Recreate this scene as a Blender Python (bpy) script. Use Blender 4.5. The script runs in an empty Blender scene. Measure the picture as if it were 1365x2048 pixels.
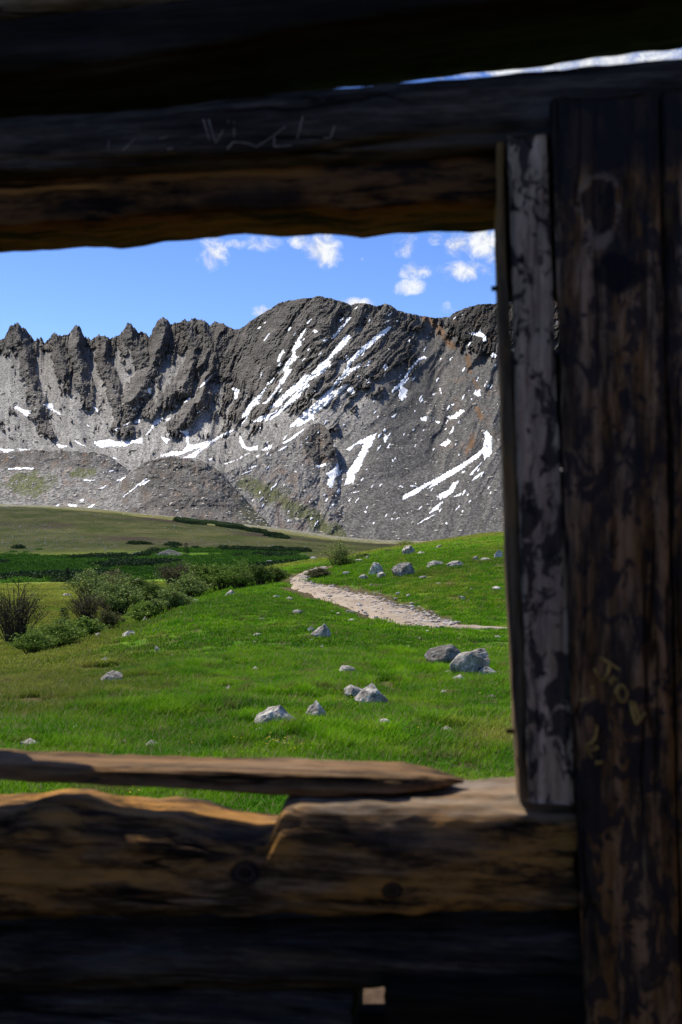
import bpy, bmesh, math, random
import numpy as np
from mathutils import Vector, Matrix

random.seed(7)
RNG = np.random.default_rng(7)
scene = bpy.context.scene
COL = scene.collection

# ------------------------------------------------------------------ camera, sky, sun, exposure
EYE, F, CX, HOR = 1.6, 1991.0, 682.5, 1024.0          # eye height; photo focal length, centre and horizon in photo pixels
cam_d = bpy.data.cameras.new('camera')
cam_d.sensor_fit = 'VERTICAL'; cam_d.sensor_height = 36; cam_d.sensor_width = 24
cam_d.lens = 35.0; cam_d.clip_start = 0.05; cam_d.clip_end = 12000
cam_d.dof.use_dof = True; cam_d.dof.focus_distance = 26; cam_d.dof.aperture_fstop = 5.2
cam = bpy.data.objects.new('camera', cam_d); COL.objects.link(cam)
cam.location = (0, 0, EYE); cam.rotation_euler = (math.radians(90), 0, 0)
scene.camera = cam

SUN_EL, SUN_AZ = math.radians(57), math.radians(-60)   # azimuth clockwise from +Y: left and a little ahead
sdir = Vector((math.sin(SUN_AZ)*math.cos(SUN_EL), math.cos(SUN_AZ)*math.cos(SUN_EL), math.sin(SUN_EL)))
sun_d = bpy.data.lights.new('sun', 'SUN'); sun_d.energy = 4.4; sun_d.angle = math.radians(0.53); sun_d.color = (1, 0.94, 0.84)
sun = bpy.data.objects.new('sun', sun_d); COL.objects.link(sun)
sun.rotation_euler = (-sdir).to_track_quat('-Z', 'Y').to_euler()

scene.view_settings.view_transform = 'Standard'; scene.view_settings.look = 'None'
scene.view_settings.exposure = 0.9; scene.view_settings.gamma = 1.0
scene.view_settings.use_curve_mapping = False
scene.cycles.max_bounces = 8; scene.cycles.transparent_max_bounces = 12
scene.cycles.sample_clamp_indirect = 6

# ------------------------------------------------------------------ node helper
class G:
    def __init__(s, tree): s.t = tree; s.n = tree.nodes; s.l = tree.links
    def put(s, sock, v):
        if v is None: return
        if isinstance(v, bpy.types.NodeSocket): s.l.new(v, sock)
        elif isinstance(v, (tuple, list)) and sock.type == 'RGBA' and len(v) == 3: sock.default_value = (*v, 1)
        else: sock.default_value = v
    def m(s, op, a, b=None, c=None, clamp=False):
        n = s.n.new('ShaderNodeMath'); n.operation = op; n.use_clamp = clamp
        for i, v in enumerate((a, b, c)):
            if v is not None: s.put(n.inputs[i], v)
        return n.outputs[0]
    def vm(s, op, a, b=None):
        n = s.n.new('ShaderNodeVectorMath'); n.operation = op
        s.put(n.inputs[0], a)
        if b is not None: s.put(n.inputs[1], b)
        return n.outputs['Value'] if op in ('LENGTH', 'DOT_PRODUCT', 'DISTANCE') else n.outputs[0]
    def mix(s, f, a, b, blend='MIX'):
        n = s.n.new('ShaderNodeMix'); n.data_type = 'RGBA'; n.blend_type = blend
        s.put(n.inputs[0], f); s.put(n.inputs[6], a); s.put(n.inputs[7], b)
        return n.outputs[2]
    def noise(s, vec, scale, detail=4, rough=0.55, dist=0.0, out=0):
        n = s.n.new('ShaderNodeTexNoise'); s.put(n.inputs['Vector'], vec)
        n.inputs['Scale'].default_value = scale; n.inputs['Detail'].default_value = detail
        n.inputs['Roughness'].default_value = rough; n.inputs['Distortion'].default_value = dist
        return n.outputs[out]
    def voro(s, vec, scale, feature='F1', out='Distance'):
        n = s.n.new('ShaderNodeTexVoronoi'); n.feature = feature; s.put(n.inputs['Vector'], vec)
        n.inputs['Scale'].default_value = scale
        return n.outputs[out]
    def ss(s, v, a, b, lo=0.0, hi=1.0):
        n = s.n.new('ShaderNodeMapRange'); n.interpolation_type = 'SMOOTHSTEP'; s.put(n.inputs[0], v)
        n.inputs[1].default_value = a; n.inputs[2].default_value = b
        n.inputs[3].default_value = lo; n.inputs[4].default_value = hi
        return n.outputs[0]
    def ramp(s, f, stops):
        n = s.n.new('ShaderNodeValToRGB'); s.put(n.inputs[0], f); e = n.color_ramp.elements
        while len(e) < len(stops): e.new(0.5)
        for el, (p, c) in zip(e, stops): el.position = p; el.color = (*c, 1)
        return n.outputs[0]
    def attr(s, name, kind='GEOMETRY', out='Fac'):
        n = s.n.new('ShaderNodeAttribute'); n.attribute_name = name; n.attribute_type = kind
        return n.outputs[out]
    def obj(s): return s.n.new('ShaderNodeTexCoord').outputs['Object']
    def pos(s): return s.n.new('ShaderNodeNewGeometry').outputs['Position']
    def sep(s, v):
        n = s.n.new('ShaderNodeSeparateXYZ'); s.put(n.inputs[0], v); return n.outputs
    def comb(s, x, y, z):
        n = s.n.new('ShaderNodeCombineXYZ')
        for i, v in enumerate((x, y, z)): s.put(n.inputs[i], v)
        return n.outputs[0]
    def bump(s, h, strength, dist):
        n = s.n.new('ShaderNodeBump'); s.put(n.inputs['Height'], h)
        n.inputs['Strength'].default_value = strength; n.inputs['Distance'].default_value = dist
        return n.outputs[0]

def material(name):
    m = bpy.data.materials.new(name); m.use_nodes = True
    g = G(m.node_tree); g.b = m.node_tree.nodes['Principled BSDF']
    return m, g
def finish(g, color, rough=0.9, normal=None, spec=0.2):
    g.put(g.b.inputs['Base Color'], color); g.put(g.b.inputs['Roughness'], rough)
    g.b.inputs['Specular IOR Level'].default_value = spec
    if normal is not None: g.put(g.b.inputs['Normal'], normal)

# ------------------------------------------------------------------ world: Nishita sky with scattered clouds
world = bpy.data.worlds.new('World'); scene.world = world; world.use_nodes = True
g = G(world.node_tree); bg = world.node_tree.nodes['Background']
sky = g.n.new('ShaderNodeTexSky'); sky.sky_type = 'NISHITA'; sky.sun_disc = False
sky.sun_elevation = SUN_EL; sky.sun_rotation = SUN_AZ % (2*math.pi)
sky.altitude = 3400; sky.air_density = 1.0; sky.dust_density = 0.9; sky.ozone_density = 1.6
SKY_STRENGTH = 0.115
d = g.n.new('ShaderNodeTexCoord').outputs['Generated']
dx, dy, dz = g.sep(d)
dys = g.m('MAXIMUM', dy, 0.05)
gx, gz = g.m('DIVIDE', dx, dys), g.m('DIVIDE', dz, dys)     # gnomonic plane about the valley axis
CLOUDS = [(430,512,30,34,1),(470,492,26,9,.7),(530,490,34,16,.8),(645,503,34,38,1.15),(600,484,24,14,.9),(668,520,18,8,.8),(815,490,24,24,.8),
          (872,474,22,14,.8),(832,540,34,17,.95),(822,573,32,16,.8),(915,488,28,24,1),(972,486,40,36,1.15),(930,542,56,19,.95),
          (990,520,24,16,.9),(716,606,30,11,1.25),(535,622,26,12,1),(725,516,5,4,.8),(1180,120,330,44,1.25),(905,615,20,12,.45)]
warp = g.noise(d, 9, 3, out=1)
wx, wy, wz = g.sep(warp)
gxw = g.m('ADD', gx, g.m('MULTIPLY', g.m('SUBTRACT', wx, 0.5), 0.016))
gzw = g.m('ADD', gz, g.m('MULTIPLY', g.m('SUBTRACT', wy, 0.5), 0.012))
mask = None
for (px, py, rx, ry, k) in CLOUDS:
    a = g.m('MULTIPLY', g.m('SUBTRACT', gxw, (px-CX)/F), F/rx)
    b = g.m('MULTIPLY', g.m('SUBTRACT', gzw, (HOR-py)/F), F/ry)
    q = g.m('ADD', g.m('MULTIPLY', a, a), g.m('MULTIPLY', b, b))
    q = g.m('MULTIPLY', g.m('MAXIMUM', g.m('SUBTRACT', 1.0, g.m('MULTIPLY', q, 0.55)), 0.0), k)
    mask = q if mask is None else g.m('MAXIMUM', mask, q)
front = g.ss(dy, 0.05, 0.2)
mask = g.m('MULTIPLY', mask, front)
fine = g.noise(d, 48, 10, 0.66, 0.5)
dens = g.m('ADD', g.m('MULTIPLY', mask, 0.62), g.m('MULTIPLY', g.m('SUBTRACT', fine, 0.5), 2.1))
dens = g.m('MULTIPLY', g.ss(dens, 0.08, 0.92), 0.95)
dens = g.m('MULTIPLY', dens, g.ss(mask, 0.02, 0.3))
# the same kind of scattered clouds over the rest of the sky
rest = g.m('SUBTRACT', 1.0, g.m('MULTIPLY', g.ss(dy, 0.72, 0.86), g.ss(dz, 0.62, 0.45)))
far_c = g.noise(g.vm('MULTIPLY', d, (1, 1, 1.6)), 5.5, 8, 0.6)
far_c = g.m('MULTIPLY', g.m('MULTIPLY', g.ss(far_c, 0.56, 0.68), rest), g.ss(dz, 0.0, 0.1))
cl = g.m('MAXIMUM', dens, far_c)
skyc = g.n.new('ShaderNodeHueSaturation'); skyc.inputs['Saturation'].default_value = 1.22
skyc.inputs['Value'].default_value = 1.0; skyc.inputs['Hue'].default_value = 0.514
g.put(skyc.inputs['Color'], sky.outputs[0])
shade = g.ss(fine, 0.35, 0.7, 0.72, 1.0)
cw = 0.56/SKY_STRENGTH
cloud_col = g.vm('MULTIPLY', (cw*0.97, cw*0.985, cw), g.comb(shade, shade, shade))
g.put(bg.inputs['Color'], g.mix(cl, skyc.outputs[0], cloud_col))
bg.inputs['Strength'].default_value = SKY_STRENGTH

# ------------------------------------------------------------------ numpy noise
_perm = np.random.default_rng(3).permutation(4096).astype(np.int64)
_ga = np.random.default_rng(4).uniform(0, 2*np.pi, 4096)
_gx, _gy = np.cos(_ga), np.sin(_ga)
def n2(x, y, seed=0):
    x = np.asarray(x, float); y = np.asarray(y, float)
    xi = np.floor(x).astype(np.int64); yi = np.floor(y).astype(np.int64)
    xf, yf = x-xi, y-yi
    u = xf*xf*xf*(xf*(xf*6-15)+10); v = yf*yf*yf*(yf*(yf*6-15)+10)
    def gr(ix, iy, fx, fy):
        h = _perm[(_perm[(ix+seed*131) & 4095] + iy) & 4095]
        return _gx[h]*fx + _gy[h]*fy
    a = gr(xi, yi, xf, yf); b = gr(xi+1, yi, xf-1, yf)
    c = gr(xi, yi+1, xf, yf-1); e = gr(xi+1, yi+1, xf-1, yf-1)
    return ((a+(b-a)*u) + ((c+(e-c)*u)-(a+(b-a)*u))*v)*1.5
def fbm(x, y, oct=4, seed=0, gain=0.5, lac=2.03):
    t = 0; a = 1.0; s = 0
    for i in range(oct):
        t = t + a*n2(x, y, seed+i); s += a; a *= gain; x = x*lac+3.1; y = y*lac-1.7
    return t/s
def ridged(x, y, oct=4, seed=0, gain=0.55, lac=2.07):
    t = 0; a = 1.0; s = 0
    for i in range(oct):
        t = t + a*(1-np.abs(n2(x, y, seed+i))*1.6); s += a; a *= gain; x = x*lac+5.3; y = y*lac+2.9
    return t/s
def sstep(x, a, b):
    t = np.clip((np.asarray(x, float)-a)/(b-a), 0, 1); return t*t*(3-2*t)

# ------------------------------------------------------------------ mesh / object helpers
def mesh_np(name, verts, faces, smooth=False):
    """faces: (n,4) or (n,3) array"""
    me = bpy.data.meshes.new(name)
    verts = np.asarray(verts, np.float32); faces = np.asarray(faces, np.int32)
    k = faces.shape[1]
    me.vertices.add(len(verts)); me.vertices.foreach_set('co', verts.ravel())
    me.loops.add(faces.size); me.loops.foreach_set('vertex_index', faces.ravel())
    me.polygons.add(len(faces)); me.polygons.foreach_set('loop_start', np.arange(0, faces.size, k, dtype=np.int32))
    me.update(calc_edges=True)
    me.polygons.foreach_set('use_smooth', np.full(len(faces), smooth))
    return me
def grid_faces(nr, nc, close=False):
    i = np.arange(nr-1)[:, None]*nc; j = np.arange(nc if close else nc-1)[None, :]
    j2 = (j+1) % nc
    return np.stack([i+j, i+j2, i+nc+j2, i+nc+j], -1).reshape(-1, 4)
def fattr(me, name, vals):
    a = me.attributes.new(name, 'FLOAT', 'POINT'); a.data.foreach_set('value', np.asarray(vals, np.float32).ravel())
def add(name, me, mat=None, parent=None, loc=None, rot=None, scale=None):
    o = bpy.data.objects.new(name, me); COL.objects.link(o)
    if mat is not None and me is not None and not me.materials: me.materials.append(mat)
    if parent is not None: o.parent = parent
    if loc is not None: o.location = loc
    if rot is not None: o.rotation_euler = rot
    if scale is not None: o.scale = scale
    return o
def tag(o, label, cat, group=None):
    o['label'] = label; o['category'] = cat
    if group: o['group'] = group
    return o
def kind(o, k, label=None, cat=None):
    o['kind'] = k
    if label: o['label'] = label
    if cat: o['category'] = cat
    return o
def inside(poly, x, y):
    poly = np.asarray(poly, float); r = np.zeros(x.shape, bool)
    x1, y1 = poly[-1]
    for x2, y2 in poly:
        c = ((y1 > y) != (y2 > y)) & (x < (x2-x1)*(y-y1)/((y2-y1) + 1e-12)+x1)
        r ^= c; x1, y1 = x2, y2
    return r
def seg_dist(pts, x, y):
    d = np.full(x.shape, 1e9); t_out = np.zeros(x.shape)
    n = len(pts)-1
    for i in range(n):
        (ax, ay), (bx, by) = pts[i], pts[i+1]
        vx, vy = bx-ax, by-ay
        t = np.clip(((x-ax)*vx+(y-ay)*vy)/(vx*vx+vy*vy+1e-9), 0, 1)
        q = np.hypot(x-ax-t*vx, y-ay-t*vy)
        k = q < d; d = np.where(k, q, d); t_out = np.where(k, (i+t)/n, t_out)
    return d, t_out
def Z1(p): return [(480+.2050*x, 580+.2051*y) for x, y in p]
def Z2(p): return [(740+.2441*x, 580+.2441*y) for x, y in p]
def Z3(p): return [(.3516*x, 740+.3516*y) for x, y in p]

# ------------------------------------------------------------------ ground shape
RS  = np.array([1.0, 3, 6, 10, 14, 20, 26, 34, 43, 55, 70, 90, 120, 200, 300, 420, 560, 900])
TAB = {
 -500: [1655,1462,1395,1345,1350,1312,1270,1232,1202,1180,1152,1108,1058, 990, 990, 985],
 0:    [1655,1470,1395,1325,1330,1292,1255,1222,1196,1177,1150,1108,1062,1005,1015,1000],
 150:  [1655,1468,1385,1310,1310,1280,1248,1217,1193,1175,1148,1106,1062,1010,1018,1000],
 300:  [1655,1460,1372,1285,1243,1250,1235,1210,1188,1172,1146,1104,1064,1028,1030,1010],
 430:  [1655,1455,1362,1275,1225,1190,1198,1188,1170,1158,1142,1103,1068,1045,1040,1030],
 560:  [1655,1452,1355,1272,1226,1190,1165,1144,1122,1133,1136,1105,1075,1062,1055,1060],
 640:  [1655,1450,1352,1275,1236,1194,1163,1137,1120,1128,1133,1108,1084,1076,1066,1070],
 720:  [1655,1448,1350,1280,1244,1194,1150,1118,1106,1112,1120,1108,1092,1083,1078,1082],
 860:  [1655,1446,1348,1285,1248,1174,1126,1096,1083,1088,1100,1106,1098,1085,1082,1084],
 1000: [1655,1444,1346,1290,1252,1168,1112,1082,1065,1068,1085,1100,1098,1086,1082,1084],
 1400: [1655,1440,1345,1290,1255,1165,1105,1070,1050,1050,1070,1095,1095,1086,1082,1084],
 1900: [1655,1440,1345,1290,1255,1165,1105,1070,1050,1050,1070,1095,1095,1086,1082,1084]}
_pxk = np.array(sorted(TAB)); _lr = np.log(RS)
_LP = np.linspace(-500, 1900, 401); _LR = np.linspace(0, math.log(900), 700)
_zk = np.zeros((len(_pxk), len(RS)))
for i, p in enumerate(_pxk):
    c = math.cos(math.atan((p-CX)/F))
    _zk[i, 2:] = -(np.array(TAB[p], float)-HOR)/F*RS[2:]*c
    _zk[i, :2] = -1.9
_zk += EYE
_t = np.stack([np.interp(_LR, _lr, _zk[i]) for i in range(len(_pxk))])
_t = np.stack([np.interp(_LP, _pxk, _t[:, j]) for j in range(len(_LR))], 1)
def _blur(a, sig, axis):
    n = int(sig*3); k = np.exp(-0.5*(np.arange(-n, n+1)/sig)**2); k /= k.sum()
    a = np.moveaxis(a, axis, -1); p = np.concatenate([np.repeat(a[..., :1], n, -1), a, np.repeat(a[..., -1:], n, -1)], -1)
    o = sum(k[i]*p[..., i:i+a.shape[-1]] for i in range(2*n+1))
    return np.moveaxis(o, -1, axis)
_t = _blur(_blur(_t, 9, 1), 8, 0)
def ground_z(X, Y):
    X = np.asarray(X, float); Y = np.asarray(Y, float)
    r = np.clip(np.hypot(X, Y), 1.0, 899.9)
    th = np.clip(np.arctan2(X, Y), math.atan((-499-CX)/F), math.atan((1899-CX)/F))
    px = CX+F*np.tan(th)
    a = (px+500)/2400*400; b = np.log(r)/math.log(900)*699
    i = np.clip(a.astype(int), 0, 399); j = np.clip(b.astype(int), 0, 698); fa, fb = a-i, b-j
    z = (_t[i, j]*(1-fa)+_t[i+1, j]*fa)*(1-fb) + (_t[i, j+1]*(1-fa)+_t[i+1, j+1]*fa)*fb
    k = sstep(r, 4, 12)
    z = z + k*(0.10*fbm(X*0.33, Y*0.33, 3, 11) + 0.035*n2(X*1.5, Y*1.5, 15))
    z = z + sstep(r, 60, 200)*0.5*fbm(X*0.05, Y*0.05, 4, 21)
    return z
def hit(px, py):
    r = np.exp(np.linspace(math.log(3.5), math.log(700), 2600)); u = (px-CX)/F
    Y = r/math.hypot(1, u); z = ground_z(u*Y, Y)
    yp = HOR+(EYE-z)/Y*F
    k = np.nonzero(yp <= py)[0]
    i = k[0] if len(k) else len(r)-1
    return u*Y[i], Y[i], z[i]
def proj(X, Y, Z): return CX+F*X/Y, HOR-(Z-EYE)/Y*F

# path outline in the photograph (left edge, right edge), walked from far to near
TRAIL = [((644,1133),(656,1133)),((614,1141),(646,1140)),((592,1149),(626,1148)),((578,1163),(610,1161)),((586,1177),(632,1168)),
         ((638,1197),(698,1182)),((699,1213),(767,1198)),((750,1233),(828,1217)),((792,1251),(871,1236)),((855,1256),(905,1246)),
         ((920,1255),(930,1251)),((1010,1258),(1012,1254.5)),((1200,1262),(1200,1257)),((1500,1270),(1500,1262))]
tl = np.array([hit(*a)[:2] for a, b in TRAIL]); tr = np.array([hit(*b)[:2] for a, b in TRAIL])
_ts = np.linspace(0, len(TRAIL)-1, 180)
def _spl(p): return np.stack([_blur(np.interp(_ts, np.arange(len(p)), p[:, k]), 4, 0) for k in (0, 1)], 1)
tl, tr = _spl(tl), _spl(tr)
tc = (tl+tr)/2; tw = np.hypot(*(tl-tr).T)/2
def trail_dist(X, Y):
    sh = np.shape(X); X = np.ravel(X); Y = np.ravel(Y)
    out = np.full(X.shape, 99.0); near = (np.hypot(X, Y) > 14) & (np.hypot(X, Y) < 90)
    xs, ys = X[near], Y[near]; best = np.full(xs.shape, 99.0)
    for k in range(0, len(tc), 2):
        best = np.minimum(best, np.hypot(xs-tc[k, 0], ys-tc[k, 1])-tw[k])
    out[near] = best
    return out.reshape(sh)

# ------------------------------------------------------------------ ground materials
def grass_tint(g, pos):
    """dry (0..1) and dark (0..1) turf patches, the same for the soil sheet and the blades"""
    x, y, z = g.sep(pos)
    px = g.m('DIVIDE', x, g.m('MAXIMUM', y, 1.0))
    n1 = g.noise(pos, 0.35, 5, 0.6); nb = g.noise(pos, 1.3, 4, 0.6)
    return n1, nb
def turf_color(g, pos, dry_sun):
    n1 = g.noise(pos, 0.30, 5, 0.62); nb = g.noise(pos, 1.6, 4, 0.6); nc = g.noise(g.vm('ADD', pos, (31, 7, 0)), 0.12, 3, 0.5)
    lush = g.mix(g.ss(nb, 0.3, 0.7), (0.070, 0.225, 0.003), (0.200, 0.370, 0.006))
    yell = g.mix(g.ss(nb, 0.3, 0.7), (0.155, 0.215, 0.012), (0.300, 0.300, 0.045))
    f = g.m('ADD', dry_sun, g.m('MULTIPLY', g.m('SUBTRACT', n1, 0.5), 1.5))
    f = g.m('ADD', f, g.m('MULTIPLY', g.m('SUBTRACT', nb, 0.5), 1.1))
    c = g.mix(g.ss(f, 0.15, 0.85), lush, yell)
    nd = g.noise(g.vm('ADD', pos, (3, 17, 0)), 2.6, 4, 0.65)
    c = g.mix(g.m('MULTIPLY', g.ss(nd, 0.55, 0.65), 0.7), c, (0.190, 0.150, 0.055))
    return g.mix(g.m('MULTIPLY', g.ss(nc, 0.52, 0.62), 0.35), c, (0.022, 0.085, 0.006))

def dry_or_sunlit(X, Y):
    """left-hand slope and the far right bank carry drier grass; the far band is yellowed as painted sunlight"""
    px = CX+F*X/np.maximum(Y, 0.5); r = np.hypot(X, Y)
    d = 0.95*sstep(px, 520, 40)*sstep(r, 7, 15)
    d = np.maximum(d, 0.35*sstep(r, 24, 34)*sstep(px, 700, 820))
    d = np.maximum(d, 0.40*sstep(px, 700, 960)*sstep(r, 16, 8))
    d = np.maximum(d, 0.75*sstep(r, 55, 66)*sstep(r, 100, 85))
    return d

M_turf, g = material('turf')
p = g.pos(); dry_sun = g.attr('dry_sun'); dirt = g.attr('dirt'); hillf = g.attr('hillside'); scrub = g.attr('scrub')
c = turf_color(g, p, dry_sun)
soil = g.ramp(g.noise(p, 3.0, 6, 0.65), [(0.3, (0.045, 0.028, 0.016)), (0.7, (0.15, 0.10, 0.058))])
c = g.mix(0.35, c, (0.045, 0.05, 0.015))
c = g.mix(dirt, c, soil)
hn = g.noise(g.vm('MULTIPLY', p, (1, .5, 1)), 0.09, 8, 0.7); hs = g.noise(g.vm('MULTIPLY', p, (1, .4, 1)), 0.45, 6, 0.8)
hill_c = g.mix(g.ss(hn, 0.35, 0.65), (0.060, 0.074, 0.013), (0.132, 0.120, 0.038))
hill_c = g.mix(g.ss(hs, 0.54, 0.66), hill_c, (0.030, 0.050, 0.012)); hill_c = g.mix(g.ss(hs, 0.40, 0.32), hill_c, (0.25, 0.22, 0.14))
hill_c = g.mix(g.ss(g.noise(p, 0.022, 4), 0.52, 0.66), hill_c, (0.080, 0.058, 0.032))
c = g.mix(hillf, c, hill_c)
rubn = g.noise(g.vm('MULTIPLY', p, (1, .4, 1)), 0.5, 6, .8); c = g.mix(g.m('MULTIPLY', g.attr('rubble'), g.ss(rubn, .40, .52)), c, g.ramp(rubn, [(.4, (.09, .082, .068)), (.6, (.24, .225, .195))]))
c = g.mix(scrub, c, g.mix(g.ss(hs, 0.35, 0.65), (0.016, 0.045, 0.006), (0.032, 0.080, 0.010)))
finish(g, c, 0.95, g.bump(g.m('ADD', g.noise(p, 6, 5), g.m('MULTIPLY', hs, 3)), 0.6, 0.05), 0.05)

def scrub_mask(X, Y):
    px = CX+F*X/np.maximum(Y, 0.5); r = np.hypot(X, Y)
    n = fbm(X*0.03, Y*0.03, 3, 41)
    nf = fbm(X*0.10, Y*0.06, 4, 45, .65)
    m = sstep(r+22*n, 92, 102)*sstep(r+50*n+45*nf, 208, 180)*sstep(px+60*n, 640, 560)*(nf > -.42)
    _, py = proj(X, np.maximum(Y, 0.5), ground_z(X, Y))
    e1, _ = seg_dist([(355,1040),(420,1045),(470,1052),(520,1066),(570,1076)], px, py)   # dark strip of scrub up the hill
    n3 = fbm(X*.09, Y*.05, 3, 43); m = np.maximum(m, (e1 < 2.5+9*n3)*(r > 200)*1.0)
    return np.clip(m, 0, 1)
def ground_part(name, r0, r1, nr, step):
    th = [math.atan((q-CX)/F) for q in np.arange(-60, 1180, step)]
    lo = np.linspace(-math.pi, th[0], 70)[:-1]; hi = np.linspace(th[-1], math.pi, 70)[1:-1]
    th = np.concatenate([lo, th, hi]); r = np.exp(np.linspace(math.log(r0), math.log(r1), nr))
    R, T = np.meshgrid(r, th, indexing='ij'); X, Y = R*np.sin(T), R*np.cos(T)
    Z = ground_z(X, Y)
    td = trail_dist(X, Y); 
    Z = Z - 0.06*sstep(td, 0.15, -0.25)
    me = mesh_np(name, np.stack([X, Y, Z], -1).reshape(-1, 3), grid_faces(len(r), len(th), True), True)
    fattr(me, 'dry_sun', dry_or_sunlit(X, Y))
    n = fbm(X*0.7, Y*0.7, 4, 31)
    dirt = np.maximum(sstep(R+1.2*n, 5.6, 4.6), 0.9*sstep(td+0.6*n, 0.18, -.05))
    px, py = proj(X, np.maximum(Y, 0.5), Z)
    dirt = np.maximum(dirt, sstep(np.hypot((px-900)/110, (py-1520)/30)+n, 1.0, 0.4)*(Y > 0))
    bare = fbm(X*.9+40, Y*.9, 3, 151); dirt = np.maximum(dirt, .85*sstep(bare, .28, .36)*sstep(R, 75, 45))
    fattr(me, 'dirt', dirt)
    hl = sstep(R+8*n, 180, 215); hl = np.maximum(hl, sstep(px+40*n, 560, 640)*sstep(R, 74, 95))
    rub = sstep(R+70*n+90*fbm(X*.02, Y*.02, 3, 33), 385, 470)*.8; fattr(me, 'rubble', rub); fattr(me, 'hillside', hl); fattr(me, 'scrub', scrub_mask(X, Y))
    return kind(add(name, me, M_turf), 'structure')
ground_part('meadow', 0.6, 92, 330, 3)
ground_part('hill', 92, 900, 230, 2.5)
# the small disc of floor right under the camera
kind(add('floor', mesh_np('floor', [(0.6*math.sin(a), 0.6*math.cos(a), ground_z(0.6*math.sin(a), 0.6*math.cos(a))+0.0) for a in np.linspace(0, 2*math.pi, 24, endpoint=False)]
     + [(0, 0, -0.3)], [(i, (i+1) % 24, 24) for i in range(24)]), M_turf), 'structure')

# trail sheet
M_path, g = material('trail_gravel')
p = g.pos()
n1 = g.noise(p, 1.2, 6, 0.65); n2_ = g.noise(p, 9, 6, 0.75)
c = g.ramp(n1, [(0.3, (0.30, 0.225, 0.145)), (0.55, (0.43, 0.335, 0.225)), (0.75, (0.52, 0.45, 0.35))])
c = g.mix(g.ss(n2_, 0.52, 0.7), c, (0.46, 0.43, 0.38)); c = g.mix(g.ss(n2_, 0.42, 0.30), c, (0.14, 0.11, 0.075))
finish(g, c, 0.95, g.bump(n2_, 0.7, 0.04), 0.1)
rows = []
for k in range(len(tc)):
    row = []
    for j, w in enumerate(np.linspace(0, 1, 15)):
        e = 0.28*n2(k*0.16, j*0.0+ (0 if w < .5 else 9), 51)*abs(w-.5)*2
        q = tl[k]*(1-w)+tr[k]*w + (tl[k]-tr[k])/(2*tw[k]+1e-6)*e*(1 if w < .5 else -1)
        z = ground_z(q[0], q[1]) + 0.025 - 0.075*sstep(abs(w-.5)*2, 0.72, 1.0) + 0.02*n2(q[0]*2, q[1]*2, 53)
        row.append((q[0], q[1], float(z)))
    rows.append(row)
kind(add('trail', mesh_np('trail', np.array(rows).reshape(-1, 3), grid_faces(len(tc), 15), True), M_path), 'structure')

# ------------------------------------------------------------------ mountains
M_mtn, g = material('mountain_rock')
p = g.vm('MULTIPLY', g.pos(), (1, .38, 1)); rock = g.attr('rock'); rust = g.attr('rust'); veg = g.attr('veg'); tone = g.attr('tone')
b1 = g.noise(p, 0.75, 6, 0.75); b2 = g.noise(p, 0.55, 5, 0.8); b3 = g.noise(p, 0.045, 6, 0.6)
v1 = g.voro(p, 0.75, out='Color'); v1f = g.sep(v1)[0]
scree = g.ramp(g.m('ADD', g.m('MULTIPLY', b1, 0.6), g.m('MULTIPLY', v1f, 0.4)), [(0.28, (0.070, 0.066, 0.060)), (0.5, (0.156, 0.148, 0.136)), (0.72, (0.27, 0.260, 0.243))])
rk = g.ramp(g.m('ADD', g.m('MULTIPLY', b1, 0.7), g.m('MULTIPLY', b3, 0.3)), [(0.35, (0.028, 0.026, 0.024)), (0.5, (0.080, 0.073, 0.064)), (0.65, (0.20, 0.182, 0.158))])
c = g.mix(g.ss(g.m('ADD', rock, g.m('MULTIPLY', g.m('SUBTRACT', b1, 0.5), 0.5)), 0.25, 0.75), scree, rk)
c = g.mix(g.m('MULTIPLY', rust, g.ss(b1, 0.3, 0.6)), c, (0.27, 0.145, 0.065))
c = g.mix(g.m('MULTIPLY', veg, g.ss(b1, 0.36, 0.56)), c, (0.075, 0.085, 0.018))
speck = g.ss(b2, 0.62, 0.70)
c = g.mix(g.m('MULTIPLY', speck, 0.55), c, (0.42, 0.40, 0.37))
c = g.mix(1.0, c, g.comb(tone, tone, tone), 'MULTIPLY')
finish(g, c, 0.95, g.bump(g.m('ADD', b1, g.m('MULTIPLY', b2, 0.4)), 0.35, 1.2), 0.1)
M_snow, g = material('old_snow')
p = g.pos()
c = g.mix(g.ss(g.noise(p, 0.25, 5), 0.5, 0.75), (0.70, 0.715, 0.735), (0.50, 0.49, 0.475))
finish(g, c, 0.7, g.bump(g.noise(p, 0.4, 4), 0.3, 0.5), 0.2)

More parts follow.
